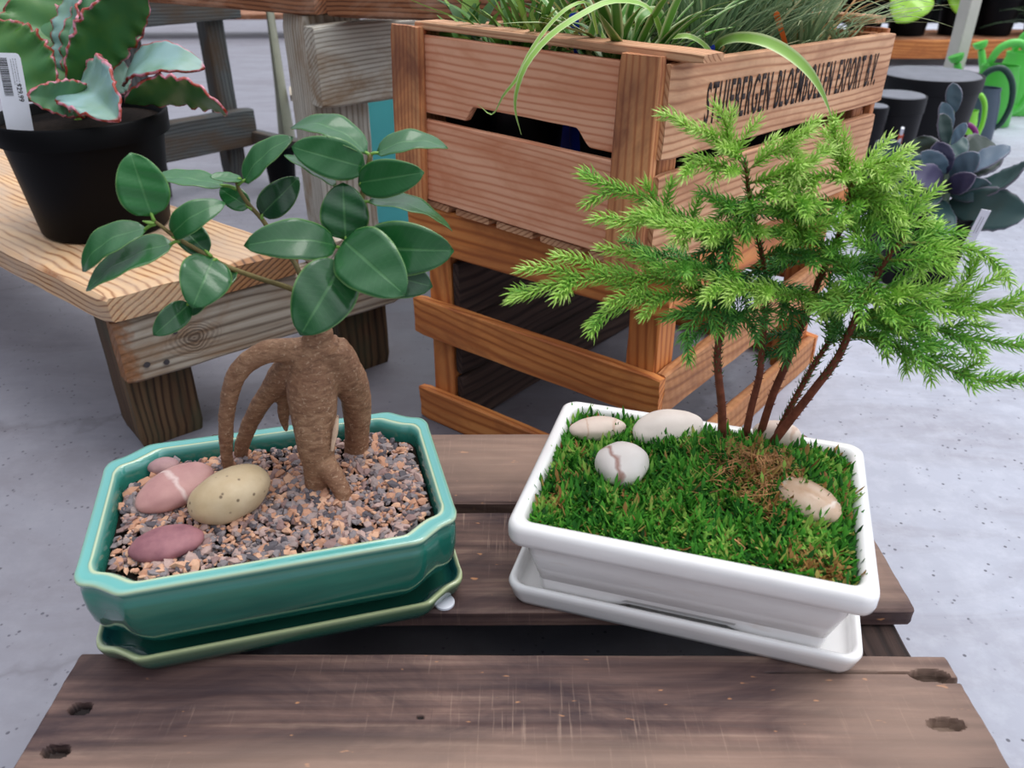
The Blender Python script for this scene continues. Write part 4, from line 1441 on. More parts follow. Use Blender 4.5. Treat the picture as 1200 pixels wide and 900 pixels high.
def build_upper_crate():
    ex = (UB - UA).normalized()
    ey0 = (UD - UB).normalized()
    ez = ex.cross(ey0).normalized()
    ey = ez.cross(ex).normalized()
    Lx = (UB - UA).length
    Ly = (UD - UB).length
    H = 0.205
    root = thing('wooden_crate', UA - ez * H, 'pinkish pine bulb crate with black lettering, stacked on top and full of grassy plants', 'crate')
    P = lambda x, y, z: UA + ex * x + ey * y + ez * z
    bt = 0.013
    st = 0.009
    # front: two slats, handhole in the upper one
    def hole(x):
        x = x + 0.012
        c0, c1 = 0.112, 0.296
        k = min(max((x - c0) / 0.016, 0), max((c1 - x) / 0.022, 0), 1)
        k = max(0, k)
        return 0.017 * k * k * (3 - 2 * k)
    zc1, w1 = -0.0515, 0.086
    zc2, w2 = -0.151, 0.098
    board('slat', fr(P(0.012, bt + st / 2, zc1), ex, None, -ey), Lx - 0.02, w1, st, M_CRATE, root, 140, 5, 0.0015, 0.0004, 41, 0.001, (), hole)
    board('slat', fr(P(0.012, bt + st / 2, zc2), ex, None, -ey), Lx - 0.02, w2, st, M_CRATE, root, 30, 5, 0.0015, 0.0004, 42, 0.001)
    board('batten', fr(P(0.024, bt / 2, -H + 0.002), ez, None, -ey), H - 0.002, 0.048, bt, M_CRATE_B, root, 16, 4, 0.0015, 0.0005, 43, 0.001)
    board('batten', fr(P(Lx - 0.024, bt / 2, -H - 0.004), ez, None, -ey), H + 0.004, 0.046, bt, M_CRATE_B, root, 16, 4, 0.0015, 0.0005, 44, 0.001)
    board('rim_board', fr(P(0.030, bt + 0.017, 0.0015), ex, None, ez), Lx + 0.004, 0.036, 0.009, M_CRATE_S, root, 30, 4, 0.0015, 0.0006, 45, 0.003)
    # right and left sides
    s1 = board('slat', fr(P(Lx + 0.0005, 0.010, -0.0485), ey, None, ex), Ly - 0.012, 0.088, 0.010, M_CRATE_S, root, 30, 5, 0.0015, 0.0004, 46, 0.002)
    board('slat', fr(P(Lx + 0.0005, 0.010, -0.155), ey, None, ex), Ly - 0.020, 0.098, 0.010, M_CRATE_S, root, 30, 5, 0.0015, 0.0004, 47, 0.002)
    board('slat', fr(P(-0.001, 0.014, -0.0485), ey, None, -ex), Ly - 0.016, 0.088, 0.010, M_CRATE_S, root, 20, 4, 0.0015, 0.0004, 48, 0.002)
    board('slat', fr(P(-0.001, 0.014, -0.155), ey, None, -ex), Ly - 0.020, 0.098, 0.010, M_CRATE_S, root, 20, 4, 0.0015, 0.0004, 49, 0.002)
    # back end
    yb = Ly - 0.022
    board('slat', fr(P(0.010, yb, -0.048), ex, None, ey), Lx - 0.02, 0.086, st, M_CRATE, root, 20, 4, 0.0015, 0.0004, 50, 0.001)
    board('slat', fr(P(0.010, yb, -0.151), ex, None, ey), Lx - 0.02, 0.098, st, M_CRATE, root, 20, 4, 0.0015, 0.0004, 51, 0.001)
    board('rim_board', fr(P(0.0, yb, 0.010), ex, None, ez), Lx - 0.012, 0.036, 0.010, M_CRATE_S, root, 20, 4, 0.0015, 0.0006, 52, 0.002)
    for k, x in enumerate((0.024, Lx - 0.024)):
        board('batten', fr(P(x, yb + 0.011, -H), ez, None, ey), H, 0.046, bt, M_CRATE_B, root, 10, 4, 0.0015, 0.0005, 53 + k, 0.001)
    # inner corner posts and bottom boards
    for k, (x, y) in enumerate(((0.022, 0.040), (Lx - 0.022, 0.040), (0.022, yb - 0.024), (Lx - 0.022, yb - 0.024))):
        board('corner_post', fr(P(x, y, -H + 0.012), ez, None, ex), H - 0.016, 0.032, 0.03, M_CRATE_B, root, 8, 3, 0.0015, 0.0005, 56 + k, 0.001)
    nb = 5
    wb = (Lx - 0.03) / nb
    for k in range(nb):
        board('bottom_board', fr(P(0.016 + wb * (k + 0.5), bt + 0.004, -H - 0.001), ey, None, ez), Ly - 0.045, wb - 0.011, 0.009, M_CRATE_S, root, 12, 3, 0.001, 0.0005, 62 + k, 0.002)
    # stencilled lettering on the right side slat
    cu = bpy.data.curves.new('lettering', 'FONT')
    cu.body = 'STUIFBERGEN BLOEMBOLLEN EXPORT B.V.'
    cu.size = 1.0
    cu.offset = 0.007
    cu.space_character = 1.22
    cu.space_word = 1.3
    cu.resolution_u = 3
    tmp = bpy.data.objects.new('tmp', cu)
    COL.objects.link(tmp)
    dg = bpy.context.evaluated_depsgraph_get()
    me = bpy.data.meshes.new_from_object(tmp.evaluated_get(dg))
    bpy.data.objects.remove(tmp)
    bpy.data.curves.remove(cu)
    xs = [v.co.x for v in me.vertices]
    ys = [v.co.y for v in me.vertices]
    x0, x1, y0, y1 = min(xs), max(xs), min(ys), max(ys)
    tl, th_ = 0.425, 0.0400
    bm = bmesh.new()
    bm.from_mesh(me)
    for v in bm.verts:
        v.co = Vector((0.066 + (v.co.x - x0) / (x1 - x0) * tl, -0.018 + (v.co.y - y0) / (y1 - y0) * th_, 0.0056))
    r = bmesh.ops.extrude_face_region(bm, geom=list(bm.faces))
    bmesh.ops.translate(bm, vec=(0, 0, 0.0003), verts=[e for e in r['geom'] if isinstance(e, bmesh.types.BMVert)])
    bm.to_mesh(me)
    bm.free()
    me.materials.clear()
    me.materials.append(M_STENCIL)
    me.name = 'lettering'
    ob = bpy.data.objects.new('lettering', me)
    put(ob, s1, W[s1.name])
    ob['label'] = 'black stencilled lettering STUIFBERGEN BLOEMBOLLEN EXPORT B.V.'
    return P, ex, ey, ez, Lx, Ly


UP, UEX, UEY, UEZ, ULX, ULY = build_upper_crate()


def build_lower_crate():
    A, B, D = Vector((-0.137, 1.028, 0)), Vector((0.167, 0.795, 0)), Vector((0.506, 1.197, 0))
    ex = (B - A).normalized()
    ey = (D - B).normalized()
    ez = Vector((0, 0, 1))
    Lx, Ly = (B - A).length, (D - B).length
    root = thing('slatted_crate', A, 'open orange pine crate of posts and slats on the floor beneath the lettered crate', 'crate')
    P = lambda x, y, z: A + ex * x + ey * y + ez * z
    t = 0.014
    sp = (0.026, 0.053), (0.1665, 0.057), (0.298, 0.060)
    for i, (z, w) in enumerate(sp):
        board('rail', fr(P(0, t / 2, z), ex, None, -ey), Lx, w, t, M_STAND, root, 26, 5, 0.002, 0.0008, 70 + i, 0.002)
    for i, (z, w) in enumerate(sp):
        board('rail', fr(P(Lx - t / 2, t + 0.001, z), ey, None, ex), Ly - 2 * t, w, t, M_STAND_SAW if i < 2 else M_STAND, root, 26, 5, 0.002, 0.0008, 74 + i, 0.002)
    for i, (z, w) in enumerate(sp):
        board('rail', fr(P(0, Ly - t / 2, z), ex, None, ey), Lx, w, t, M_STAND, root, 16, 4, 0.002, 0.0008, 78 + i, 0.002)
    for i, (z, w) in enumerate(((0.042, 0.082), (0.128, 0.082), (0.214, 0.082), (0.292, 0.066))):  # boards added along the left to keep the crate interior dark
        board('shade_board', fr(P(0.066, t + 0.003, z), ey, None, -ex), Ly - 2 * t - 0.004, w, t, M_TABLE_D, root, 16, 4, 0.002, 0.0008, 82 + i, 0.002)
    q = 0.040
    o = t + q / 2 + 0.001
    for k, (x, y) in enumerate(((o + 0.002, o), (Lx - o, o), (o, Ly - o), (Lx - o, Ly - o))):
        board('post', fr(P(x, y, 0), ez, None, -ey), 0.327, q, q, M_STAND, root, 16, 4, 0.002, 0.0006, 90 + k, 0.0)


build_lower_crate()


# ------------------------------------------------------------------ plants in the upper crate
def nursery_pot(root, cx, cy, z0, z1, r0, r1, mat, soil=True):
    mb = MB()
    mb.add(*lathe(cx, cy, [(r0 * 0.9, z0), (r0, z0 + 0.002), (r1, z1 - 0.012), (r1 * 1.06, z1 - 0.011), (r1 * 1.06, z1), (r1 * 0.98, z1), (r1 * 0.96, z1 - 0.01)], 32))
    mb.build('pot', mat, root, angle=50)
    if soil:
        mb = MB()
        mb.add(*lathe(cx, cy, [(r1 * 0.5, z1 - 0.016), (r1 * 0.955, z1 - 0.012), (r1 * 0.6, z1 - 0.009), (r1 * 0.1, z1 - 0.007)], 24))
        mb.build('soil', M_SOIL, root)


M_BLUEPOT = simple('blue_plastic', C(40, 66, 190), 0.45, 0.4, 0.1, 12)


def build_crate_plants():
    rnd = random.Random(8)
    ex, ey, ez, Lx, Ly = UEX, UEY, UEZ, ULX, ULY
    floor_z = -0.196

    def clump(name, label, cat, x, y, nleaf, w, Lr, mat, tone, lean=(0.1, 0.9), potm=M_BLACK, fold=0.3, droopy=0.5, pr=0.050, stuff=0, group='potted plants in the lettered crate', hgt=-0.050, tip=0.05, bias=None, leafname='leaf'):
        c = UP(x, y, floor_z)
        top = UP(x, y, hgt)
        r = thing(name, c, label, cat, group)
        nursery_pot(r, c.x, c.y, c.z + 0.001, top.z, pr * 0.78, pr, potm)
        big = MB()
        for i in range(nleaf):
            az = rnd.uniform(0, 6.283) if bias is None else rnd.gauss(bias[0], bias[1])
            ln = rnd.uniform(*Lr)
            le = rnd.uniform(*lean)
            b = Vector((c.x + rnd.gauss(0, pr * 0.25), c.y + rnd.gauss(0, pr * 0.25), top.z - 0.008))
            d = Vector((math.cos(az) * math.sin(le), math.sin(az) * math.sin(le), math.cos(le)))
            hz = Vector((math.cos(az), math.sin(az), 0))
            dr = droopy * rnd.uniform(0.5, 1.3)
            pts = [b + d * (ln * s) + hz * (ln * 0.25 * dr * s * s) - Vector((0, 0, 1)) * (ln * dr * 0.55 * s ** 2.4) for s in (0, .25, .5, .75, 1)]
            cl = []
            for q in pts:
                d_ = q - UA
                lx, ly, lz = d_.dot(ex), d_.dot(ey), d_.dot(ez)
                if lz < 0.016:
                    lx, ly = min(max(lx, 0.022), Lx - 0.022), min(max(ly, 0.040), Ly - 0.05)
                cl.append(UP(lx, ly, lz))
            pts = cl
            tn = min(1, max(0, tone + rnd.uniform(-0.22, 0.22) + (0.35 if rnd.random() < 0.06 else 0)))
            mb = MB() if not stuff else big
            ribbon(mb, pts, w * rnd.uniform(0.75, 1.2), 10, 0, fold, Vector((0, 0, 1)), tip, 0.2, tn, min(1, tn + 0.12))
            if not stuff:
                mb.build(leafname, mat, r, angle=0)
        if stuff:
            o = big.build('foliage', mat, r, angle=0)
            o['kind'] = 'stuff'
        return r, c, top

    clump('aloe_plant', 'short plant with thick upright green leaves at the front left corner of the lettered crate', 'plant', 0.055, 0.085, 18, 0.022, (0.09, 0.14), M_GRASS, 0.30, (0.05, 0.6), pr=0.036, tip=0.1)
    clump('spider_plant', 'green grassy plant behind the left half of the crate front board', 'plant', 0.145, 0.090, 95, 0.0065, (0.10, 0.20), M_GRASS, 0.36, (0.1, 1.2), pr=0.044)
    clump('bronze_plant', 'dark leaved plant with bronze and mauve blades beside the grassy spider plant', 'plant', 0.215, 0.140, 44, 0.010, (0.10, 0.17), M_GRASS, 0.86, (0.1, 1.0), pr=0.040, potm=M_BLUEPOT)
    r, c, top = clump('striped_lily', 'plant with broad arching striped blades that spill over the front and right crate boards', 'plant', 0.285, 0.085, 46, 0.013, (0.12, 0.21), M_STRIPE, 0.25, (0.05, 0.7), pr=0.048, droopy=0.6)
    # the long blades that arch over the boards
    longs = [
        ([(778, 60, .86), (770, 25, .86), (752, 5, .84), (715, 2, .82), (680, 18, .80), (645, 42, .785), (618, 74, .775), (606, 105, .772), (604, 130, .775), (611, 158, .78)], 0.0062, .85),
        ([(700, 40, .86), (690, 5, .85), (668, 8, .83), (645, 28, .82), (622, 60, .81), (606, 92, .805), (590, 112, .81), (577, 134, .83), (560, 122, .84)], 0.0040, .95),
        ([(838, 75, .90), (842, 54, .89), (862, 45, .87), (890, 47, .85), (918, 59, .84), (944, 80, .83), (962, 106, .83), (976, 140, .84)], 0.0125, .8),
        ([(838, 72, .88), (826, 54, .87), (808, 43, .86), (788, 44, .86), (780, 48, .86)], 0.0060, .9),
        ([(780, 60, .88), (776, 30, .88), (768, 14, .88), (752, 20, .87), (742, 45, .87)], 0.0110, .3),
        ([(690, 50, .88), (700, 20, .88), (712, -10, .88), (730, -30, .88)], 0.0095, .4),
    ]
    for pts, w, tn in longs:
        mb = MB()
        ribbon(mb, [at(*p) for p in pts], w, 26, 0, 0.25, Vector((-0.2, -0.75, 0.6)), 0.06, 0.1, tn, min(1, tn + 0.1))
        mb.build('leaf', M_STRIPE, r, angle=0)
    clump('blue_sedge', 'fine blue green sedge in the middle of the lettered crate', 'plant', 0.290, 0.215, 280, 0.0034, (0.12, 0.21), M_SEDGE, 0.30, (0.0, 0.75), stuff=1, pr=0.048, droopy=0.5)
    clump('grey_sedge', 'tall grey green sedge by the printed board of the crate beside the orange stake', 'plant', 0.290, 0.330, 260, 0.0036, (0.14, 0.25), M_SEDGE, 0.42, (0.0, 0.6), stuff=1, pr=0.048, droopy=0.5)
    clump('tan_sedge', 'loose tan tipped sedge arching out of the far end of the crate', 'plant', 0.300, 0.440, 190, 0.0030, (0.16, 0.30), M_SEDGE, 0.55, (0.1, 0.95), stuff=1, pr=0.044, droopy=0.8)
    clump('broad_grass', 'broad bladed green plant at the back left of the lettered crate', 'plant', 0.120, 0.230, 80, 0.012, (0.14, 0.24), M_GRASS, 0.34, (0.05, 0.8), pr=0.050, potm=M_BLUEPOT)
    clump('mixed_grass', 'bushy green grass at the far left corner of the lettered crate', 'plant', 0.110, 0.400, 70, 0.007, (0.16, 0.26), M_GRASS, 0.45, (0.05, 0.8), pr=0.050)
    clump('fine_grass', 'fine pale green grass between the two sedges and the left crate board', 'plant', 0.210, 0.330, 260, 0.003, (0.14, 0.24), M_SEDGE, 0.25, (0.0, 0.7), stuff=1, pr=0.045)
    # plant stakes
    for (px0, py0, px1, py1, Y, colr, label, nm) in (
            (926, 60, 909, 14, 0.985, C(238, 112, 40), 'slim orange plant stake standing among the grey sedge', 'orange_plastic'),):
        a, b = at(px0, py0, Y + 0.01), at(px1, py1, Y)
        a = a + (a - b) * 0.35 + Vector((0, 0.015, 0))
        t = thing('plant_stake', a, label, 'plant label')
        mb = MB()
        ax = (b - a).normalized()
        sd = ax.cross(Vector((0, 1, 0.2))).normalized()
        nn = ax.cross(sd)
        L = (b - a).length
        prof = [(0, 0.0006), (0.25 * L, 0.0022), (0.75 * L, 0.0030), (0.95 * L, 0.0034), (L, 0.0018)]
        v = []
        for s, w in prof:
            for (i, j) in ((-1, -1), (1, -1), (1, 1), (-1, 1)):
                v.append(a + ax * s + sd * (w * i) + nn * (0.0004 * j))
        rings = [v[i * 4:(i + 1) * 4] for i in range(len(prof))]
        mb.add(*rings_mesh(rings, True, True))
        mb.build('stake_blade', simple(nm, colr, 0.5), t)
    for k, (px, py, Y, dx) in enumerate(((672, 20, 0.93, 0.02), (832, 58, 0.89, -0.01))):
        c = at(px, py, Y)
        t = thing('plant_tag', c - Vector((0, 0, 0.06)), ('blue plastic plant tag between the bronze and striped leaves', 'blue plastic plant tag behind the front right corner of the crate rim')[k], 'plant label')
        M4 = fr(c + Vector((0, 0, 0.004)), (0.1 + dx, 0, -1), None, (0.2, -1, 0.3))
        mb = MB()
        pr = [(0, 0.004), (0.002, 0.005), (0.020, 0.005), (0.026, 0.003), (0.09, 0.0025), (0.105, 0.0004)]
        rings = []
        for s, w in pr:
            rings.append([M4 @ Vector((s, w * i, 0.0004 * j)) for (i, j) in ((-1, -1), (1, -1), (1, 1), (-1, 1))])
        mb.add(*rings_mesh(rings, True, True))
        mb.build('tag_blade', M_BLUEPOT, t)


build_crate_plants()


# ------------------------------------------------------------------ low bench on the left
BU, BV = Vector((math.cos(R(40)), math.sin(R(40)), 0)), Vector((-math.sin(R(40)), math.cos(R(40)), 0))
BK = Vector((-0.494, 0.896, 0))
UPV = Vector((0, 0, 1))


def box_uv(name, o, u, v, u0, u1, v0, v1, z0, z1, axis, mat, parent, nseg=16, nw=4, bev=0.003, amp=0.001, seed=0, ends=0.002):
    """sawn timber filling a u,v,z range; axis is the grain direction"""
    cu, cv, cz = (u0 + u1) / 2, (v0 + v1) / 2, (z0 + z1) / 2
    if axis == 'u':
        return board(name, fr(o + u * u0 + v * cv + UPV * cz, u, None, UPV), u1 - u0, v1 - v0, z1 - z0, mat, parent, nseg, nw, bev, amp, seed, ends)
    if axis == 'v':
        return board(name, fr(o + u * cu + v * v0 + UPV * cz, v, None, UPV), v1 - v0, u1 - u0, z1 - z0, mat, parent, nseg, nw, bev, amp, seed, ends)
    return board(name, fr(o + u * cu + v * cv + UPV * z0, UPV, None, -v), z1 - z0, u1 - u0, v1 - v0, mat, parent, nseg, nw, bev, amp, seed, ends)


def build_bench():
    root = thing('timber_bench', BK, 'low timber bench with one thick wet plank top holding the black succulent pot', 'bench')
    a = (BK, BU, BV)
    vp = Vector((-0.782, 0.623, 0)).normalized()
    board('top_plank', fr(BK + BU * 0.131 + UPV * 0.23125, vp, None, UPV), 1.40, 0.257, 0.0375, M_BENCH, root, 90, 14, 0.004, 0.0016, 101, 0.002, (), None, (), 0.202)
    box_uv('end_beam', *a, 0.006, 0.425, 0.006, 0.046, 0.122, 0.2115, 'u', M_GREYK, root, 30, 5, 0.004, 0.0012, 102, 0.003)
    box_uv('end_beam', *a, 0.006, 0.425, 1.352, 1.392, 0.122, 0.2115, 'u', M_GREY, root, 20, 4, 0.004, 0.0012, 103, 0.003)
    box_uv('support_block', *a, 0.285, 0.335, 0.004, 0.10, 0.2120, 0.247, 'v', M_GREY, root, 8, 4, 0.003, 0.001, 104, 0.002)
    for i, (u0, v0) in enumerate(((0.010, 0.0465), (0.330, 0.0465), (0.010, 1.262), (0.330, 1.262))):
        box_uv('leg', *a, u0, u0 + 0.088, v0, v0 + 0.088, 0.0, 0.2115, 'z', M_LEGW, root, 14, 4, 0.003, 0.001, 105 + i, 0.0)
    # knot and nail heads on the front beam
    for i, (px, py, r) in enumerate(((172, 427, 0.0042), (195, 424, 0.004), (205, 389, 0.003))):
        # plane of the beam's face: v = 0.0055 from the bench corner
        nrm = -BV
        o = BK + BV * 0.0052
        rr = ray(px, py)
        tt = (o - Vector((0, 0, CAM_H))).dot(nrm) / rr.dot(nrm)
        p = Vector((0, 0, CAM_H)) + rr * tt
        mb = MB()
        mb.add(*tube([p + nrm * 0.0012, p - nrm * 0.004], [r, r], 2, 12))
        mb.build('nail_head', simple('dull_nail', C(96, 92, 94), 0.5, 0.5, 0.2, 60, 0, 0, 0.7), root)
    return root


build_bench()

M_POTB = simple('black_nursery_plastic', C(6, 6, 8), 0.5, 0.12, 0.12, 10)


def m_flap():
    n = NT('ruffled_succulent')
    t = n.math('ABSOLUTE', n.attr('lt'))
    s = n.attr('ls')
    tone = n.attr('tone')
    col = n.mix(tone, C(42, 100, 28), C(134, 166, 168))
    col = n.mix(n.ramp(n.noise(n.obj(), 25, 3), [(0.4, g(0)), (0.7, g(0.4))]), col, C(92, 126, 40))
    e = n.math('MAXIMUM', n.ramp(t, [(0.92, g(0)), (0.98, g(1))]), n.ramp(s, [(0.965, g(0)), (0.99, g(1))]))
    ec = n.ramp(n.noise(n.obj(), 90, 2), [(0.45, C(150, 52, 36)), (0.62, C(200, 134, 150))])
    col = n.mix(e, col, ec)
    n.p(color=col, rough=0.38, spec=0.45)
    return n.m


M_FLAP = m_flap()


def build_bench_succulent():
    c = Vector((-0.602, 1.165, 0.25))
    root = thing('potted_succulent', c, 'ruffled pink edged green succulent in a black nursery pot on the timber bench', 'potted plant')
    mb = MB()
    mb.add(*lathe(c.x, c.y, [(0.080, 0.2515), (0.086, 0.2515), (0.0885, 0.255), (0.1045, 0.382), (0.1135, 0.384), (0.1150, 0.410), (0.1125, 0.4125), (0.1085, 0.410), (0.104, 0.385)], 64))
    mb.build('pot', M_POTB, root, angle=50)
    mb = MB()
    mb.add(*lathe(c.x, c.y, [(0.09, 0.388), (0.1075, 0.398), (0.07, 0.402), (0.02, 0.404)], 40))
    mb.build('soil', M_SOIL, root)
    mb = MB()
    mb.add(*tube([Vector((c.x, c.y, 0.40)), Vector((c.x + 0.004, c.y, 0.44)), Vector((c.x + 0.006, c.y, 0.432))], [0.012, 0.010, 0.004], 8, 10))
    mb.build('stem', M_PETIOLE, root)
    Y = 1.165
    Ls = [
        ((75, 100, Y + .01), (40, -12, Y + .10), 88, .02, dict(bend=-.08, fold=.16, full=1.1, ruffle=.13)),
        ((62, 112, Y), (-25, 34, Y + .03), 72, .05, dict(bend=.05, fold=.18, full=1.0, ruffle=.13)),
        ((84, 104, Y), (168, -14, Y + .02), 50, .06, dict(bend=-.08, fold=.15, full=1.1, ruffle=.13, flip=True)),
        ((88, 98, Y + .02), (92, -20, Y + .10), 22, .75, dict(bend=.05, fold=.3, full=.8, ruffle=.10)),
        ((92, 100, Y + .02), (118, -18, Y + .09), 26, .2, dict(bend=.05, fold=.3, full=.8, ruffle=.10)),
        ((146, 100, Y + .02), (240, 80, Y - .01), 26, .85, dict(bend=.22, fold=.12, full=1.0, ruffle=.04)),
        ((146, 120, Y - .02), (266, 132, Y - .05), 27, .10, dict(bend=-.16, fold=-.04, full=1.1, ruffle=.10, flip=True)),
        ((96, 96, Y - .01), (140, 142, Y - .12), 62, .85, dict(bend=.10, fold=.5, full=.9, ruffle=.13)),
        ((112, 118, Y - .04), (32, 112, Y - .12), 36, .18, dict(bend=.10, fold=.3, full=.9, ruffle=.13)),
          ((100, 100, Y), (150, 80, Y + .06), 40, .5, dict(bend=.1, fold=.2, full=.9, ruffle=.06)),
        ((130, 70, Y + .05), (168, 40, Y + .06), 14, .3, dict(bend=.1, fold=.3, full=.8)),
        ((70, 96, Y + .03), (10, -20, Y + .14), 60, .15, dict(bend=.05, fold=.3, full=.9, ruffle=.10)),
    ]
    for i, (b, t, w, tone, kw) in enumerate(Ls):
        m = MB()
        leaf_geo(m, at(*b), at(*t), w, N=34, Mh=7, tone=tone, rid=i * 2.3, ratio=0.45, sharp=0.1, **kw)
        o = m.build('leaf', [M_FLAP], root, angle=0)
        solid(o, 0.0035)
    # price tag
    p0 = at(24, 153, 1.087)
    p1 = at(6, 62, 1.092)
    ax = (p1 - p0).normalized()
    nrm = (Vector((0, 0, CAM_H)) - p0).normalized()
    tg = thing('price_tag', p0, 'white price tag with a barcode stuck in the soil of the succulent pot', 'price tag')
    sd = ax.cross(nrm).normalized()
    nrm = sd.cross(ax).normalized()
    L = (p1 - p0).length
    hw = 0.0158
    mb = MB()
    outl = []
    for (y, x) in ((0, -0.95), (0.75, -1), (0.94, -1), (0.985, -0.9), (1.0, -0.72), (1.0, 0.72), (0.985, 0.9), (0.94, 1), (0.75, 1), (0, 0.95)):
        outl.append((y * L, x * hw))
    r0 = [p0 - ax * 0.018 + ax * y + sd * x for y, x in outl]
    r0 = [p0 + ax * (y if y > 0 else -0.016) + sd * x for y, x in outl]
    mb.add(*rings_mesh([[q - nrm * 0.0003 for q in r0], [q + nrm * 0.0003 for q in r0]], True, True))
    card = mb.build('card', M_TAGW, tg, smooth=False)
    rb = random.Random(4)
    mb = MB()

    def rect(y0, y1, x0, x1):
        q = [p0 + ax * y + sd * x + nrm * 0.00045 for y, x in ((y0, x0), (y0, x1), (y1, x1), (y1, x0))]
        q2 = [v + nrm * 0.00015 for v in q]
        mb.add(*rings_mesh([q, q2], True, True))
    y = 0.46 * L
    while y < 0.93 * L:
        h = rb.choice((0.0006, 0.0009, 0.0014))
        rect(y, y + h, -0.6 * hw, 0.02 * hw)
        y += h + rb.choice((0.0006, 0.0009))
    mb.build('barcode', M_INK, card, smooth=False)
    mb = MB()
    for col, (a, b) in enumerate(((0.60, 0.92), (0.64, 0.93), (0.55, 0.93))):
        y = a * L
        x = (0.24 + 0.17 * col) * hw
        while y < b * L:
            h = rb.uniform(0.0010, 0.0028)
            rect(y, y + h, x, x + 0.06 * hw)
            y += h + rb.uniform(0.0006, 0.0012)
    mb.build('small_print', simple('faded_ink', C(150, 150, 158), 0.7, 0.2, 0.1, 40), card, smooth=False)
    cu = bpy.data.curves.new('price', 'FONT')
    cu.body = '$29.99'
    cu.size = 0.0082
    cu.offset = 0.0001
    cu.align_x = 'CENTER'
    tmp = bpy.data.objects.new('tmp', cu)
    COL.objects.link(tmp)
    me = bpy.data.meshes.new_from_object(tmp.evaluated_get(bpy.context.evaluated_depsgraph_get()))
    bpy.data.objects.remove(tmp)
    me.materials.clear()
    me.materials.append(M_INK)
    me.name = 'price'
    M4 = Matrix((-ax, sd, nrm)).transposed().to_4x4()
    if Matrix((-ax, sd, nrm)).determinant() < 0:
        M4 = Matrix((-ax, -sd, nrm)).transposed().to_4x4()
    M4.translation = p0 + ax * (0.50 * L) + sd * (0.34 * hw) + nrm * 0.0006
    put(bpy.data.objects.new('price', me), card, M4)


build_bench_succulent()


# ------------------------------------------------------------------ display table behind, trestle, pipe rack, bin
def build_display_table():
    P0 = Vector((-0.359, 1.519, 0))
    root = thing('display_table', P0, 'tall timber display table with silvered post and brown deck boards behind the ficus', 'table')
    a = (P0, BU, BV)
    box_uv('leg', *a, 0.0, 0.115, 0.0, 0.085, 0.0, 0.499, 'z', M_GREY, root, 24, 4, 0.003, 0.001, 121, 0.0)
    box_uv('leg', *a, 0.62, 0.71, 0.0, 0.085, 0.0, 0.499, 'z', M_GREY, root, 12, 4, 0.003, 0.001, 122, 0.0)
    box_uv('leg', *a, 0.62, 0.71, 0.50, 0.585, 0.0, 0.499, 'z', M_GREY, root, 12, 4, 0.003, 0.001, 123, 0.0)
    box_uv('cross_beam', *a, -0.004, 0.72, -0.047, -0.0005, 0.352, 0.487, 'u', M_GREY, root, 30, 6, 0.004, 0.0012, 124, 0.003)
    c = atz(383, 21, 0.5)
    d1 = Vector((0.958, -0.287, 0)).normalized()
    n1 = Vector((0.287, 0.958, 0))
    board('deck_board', fr(c + n1 * 0.066 + UPV * 0.020, d1, None, UPV), 0.52, 0.13, 0.038, M_BROWN, root, 20, 5, 0.003, 0.001, 125, 0.002)
    d2 = Vector((-0.835, 0.55, 0)).normalized()
    n2 = Vector((0.55, 0.835, 0)).normalized()
    board('deck_board', fr(c + d2 * 0.030 + n2 * 0.046 + UPV * 0.020, d2, None, UPV), 1.0, 0.09, 0.038, M_BROWN, root, 24, 5, 0.003, 0.001, 126, 0.002)


build_display_table()


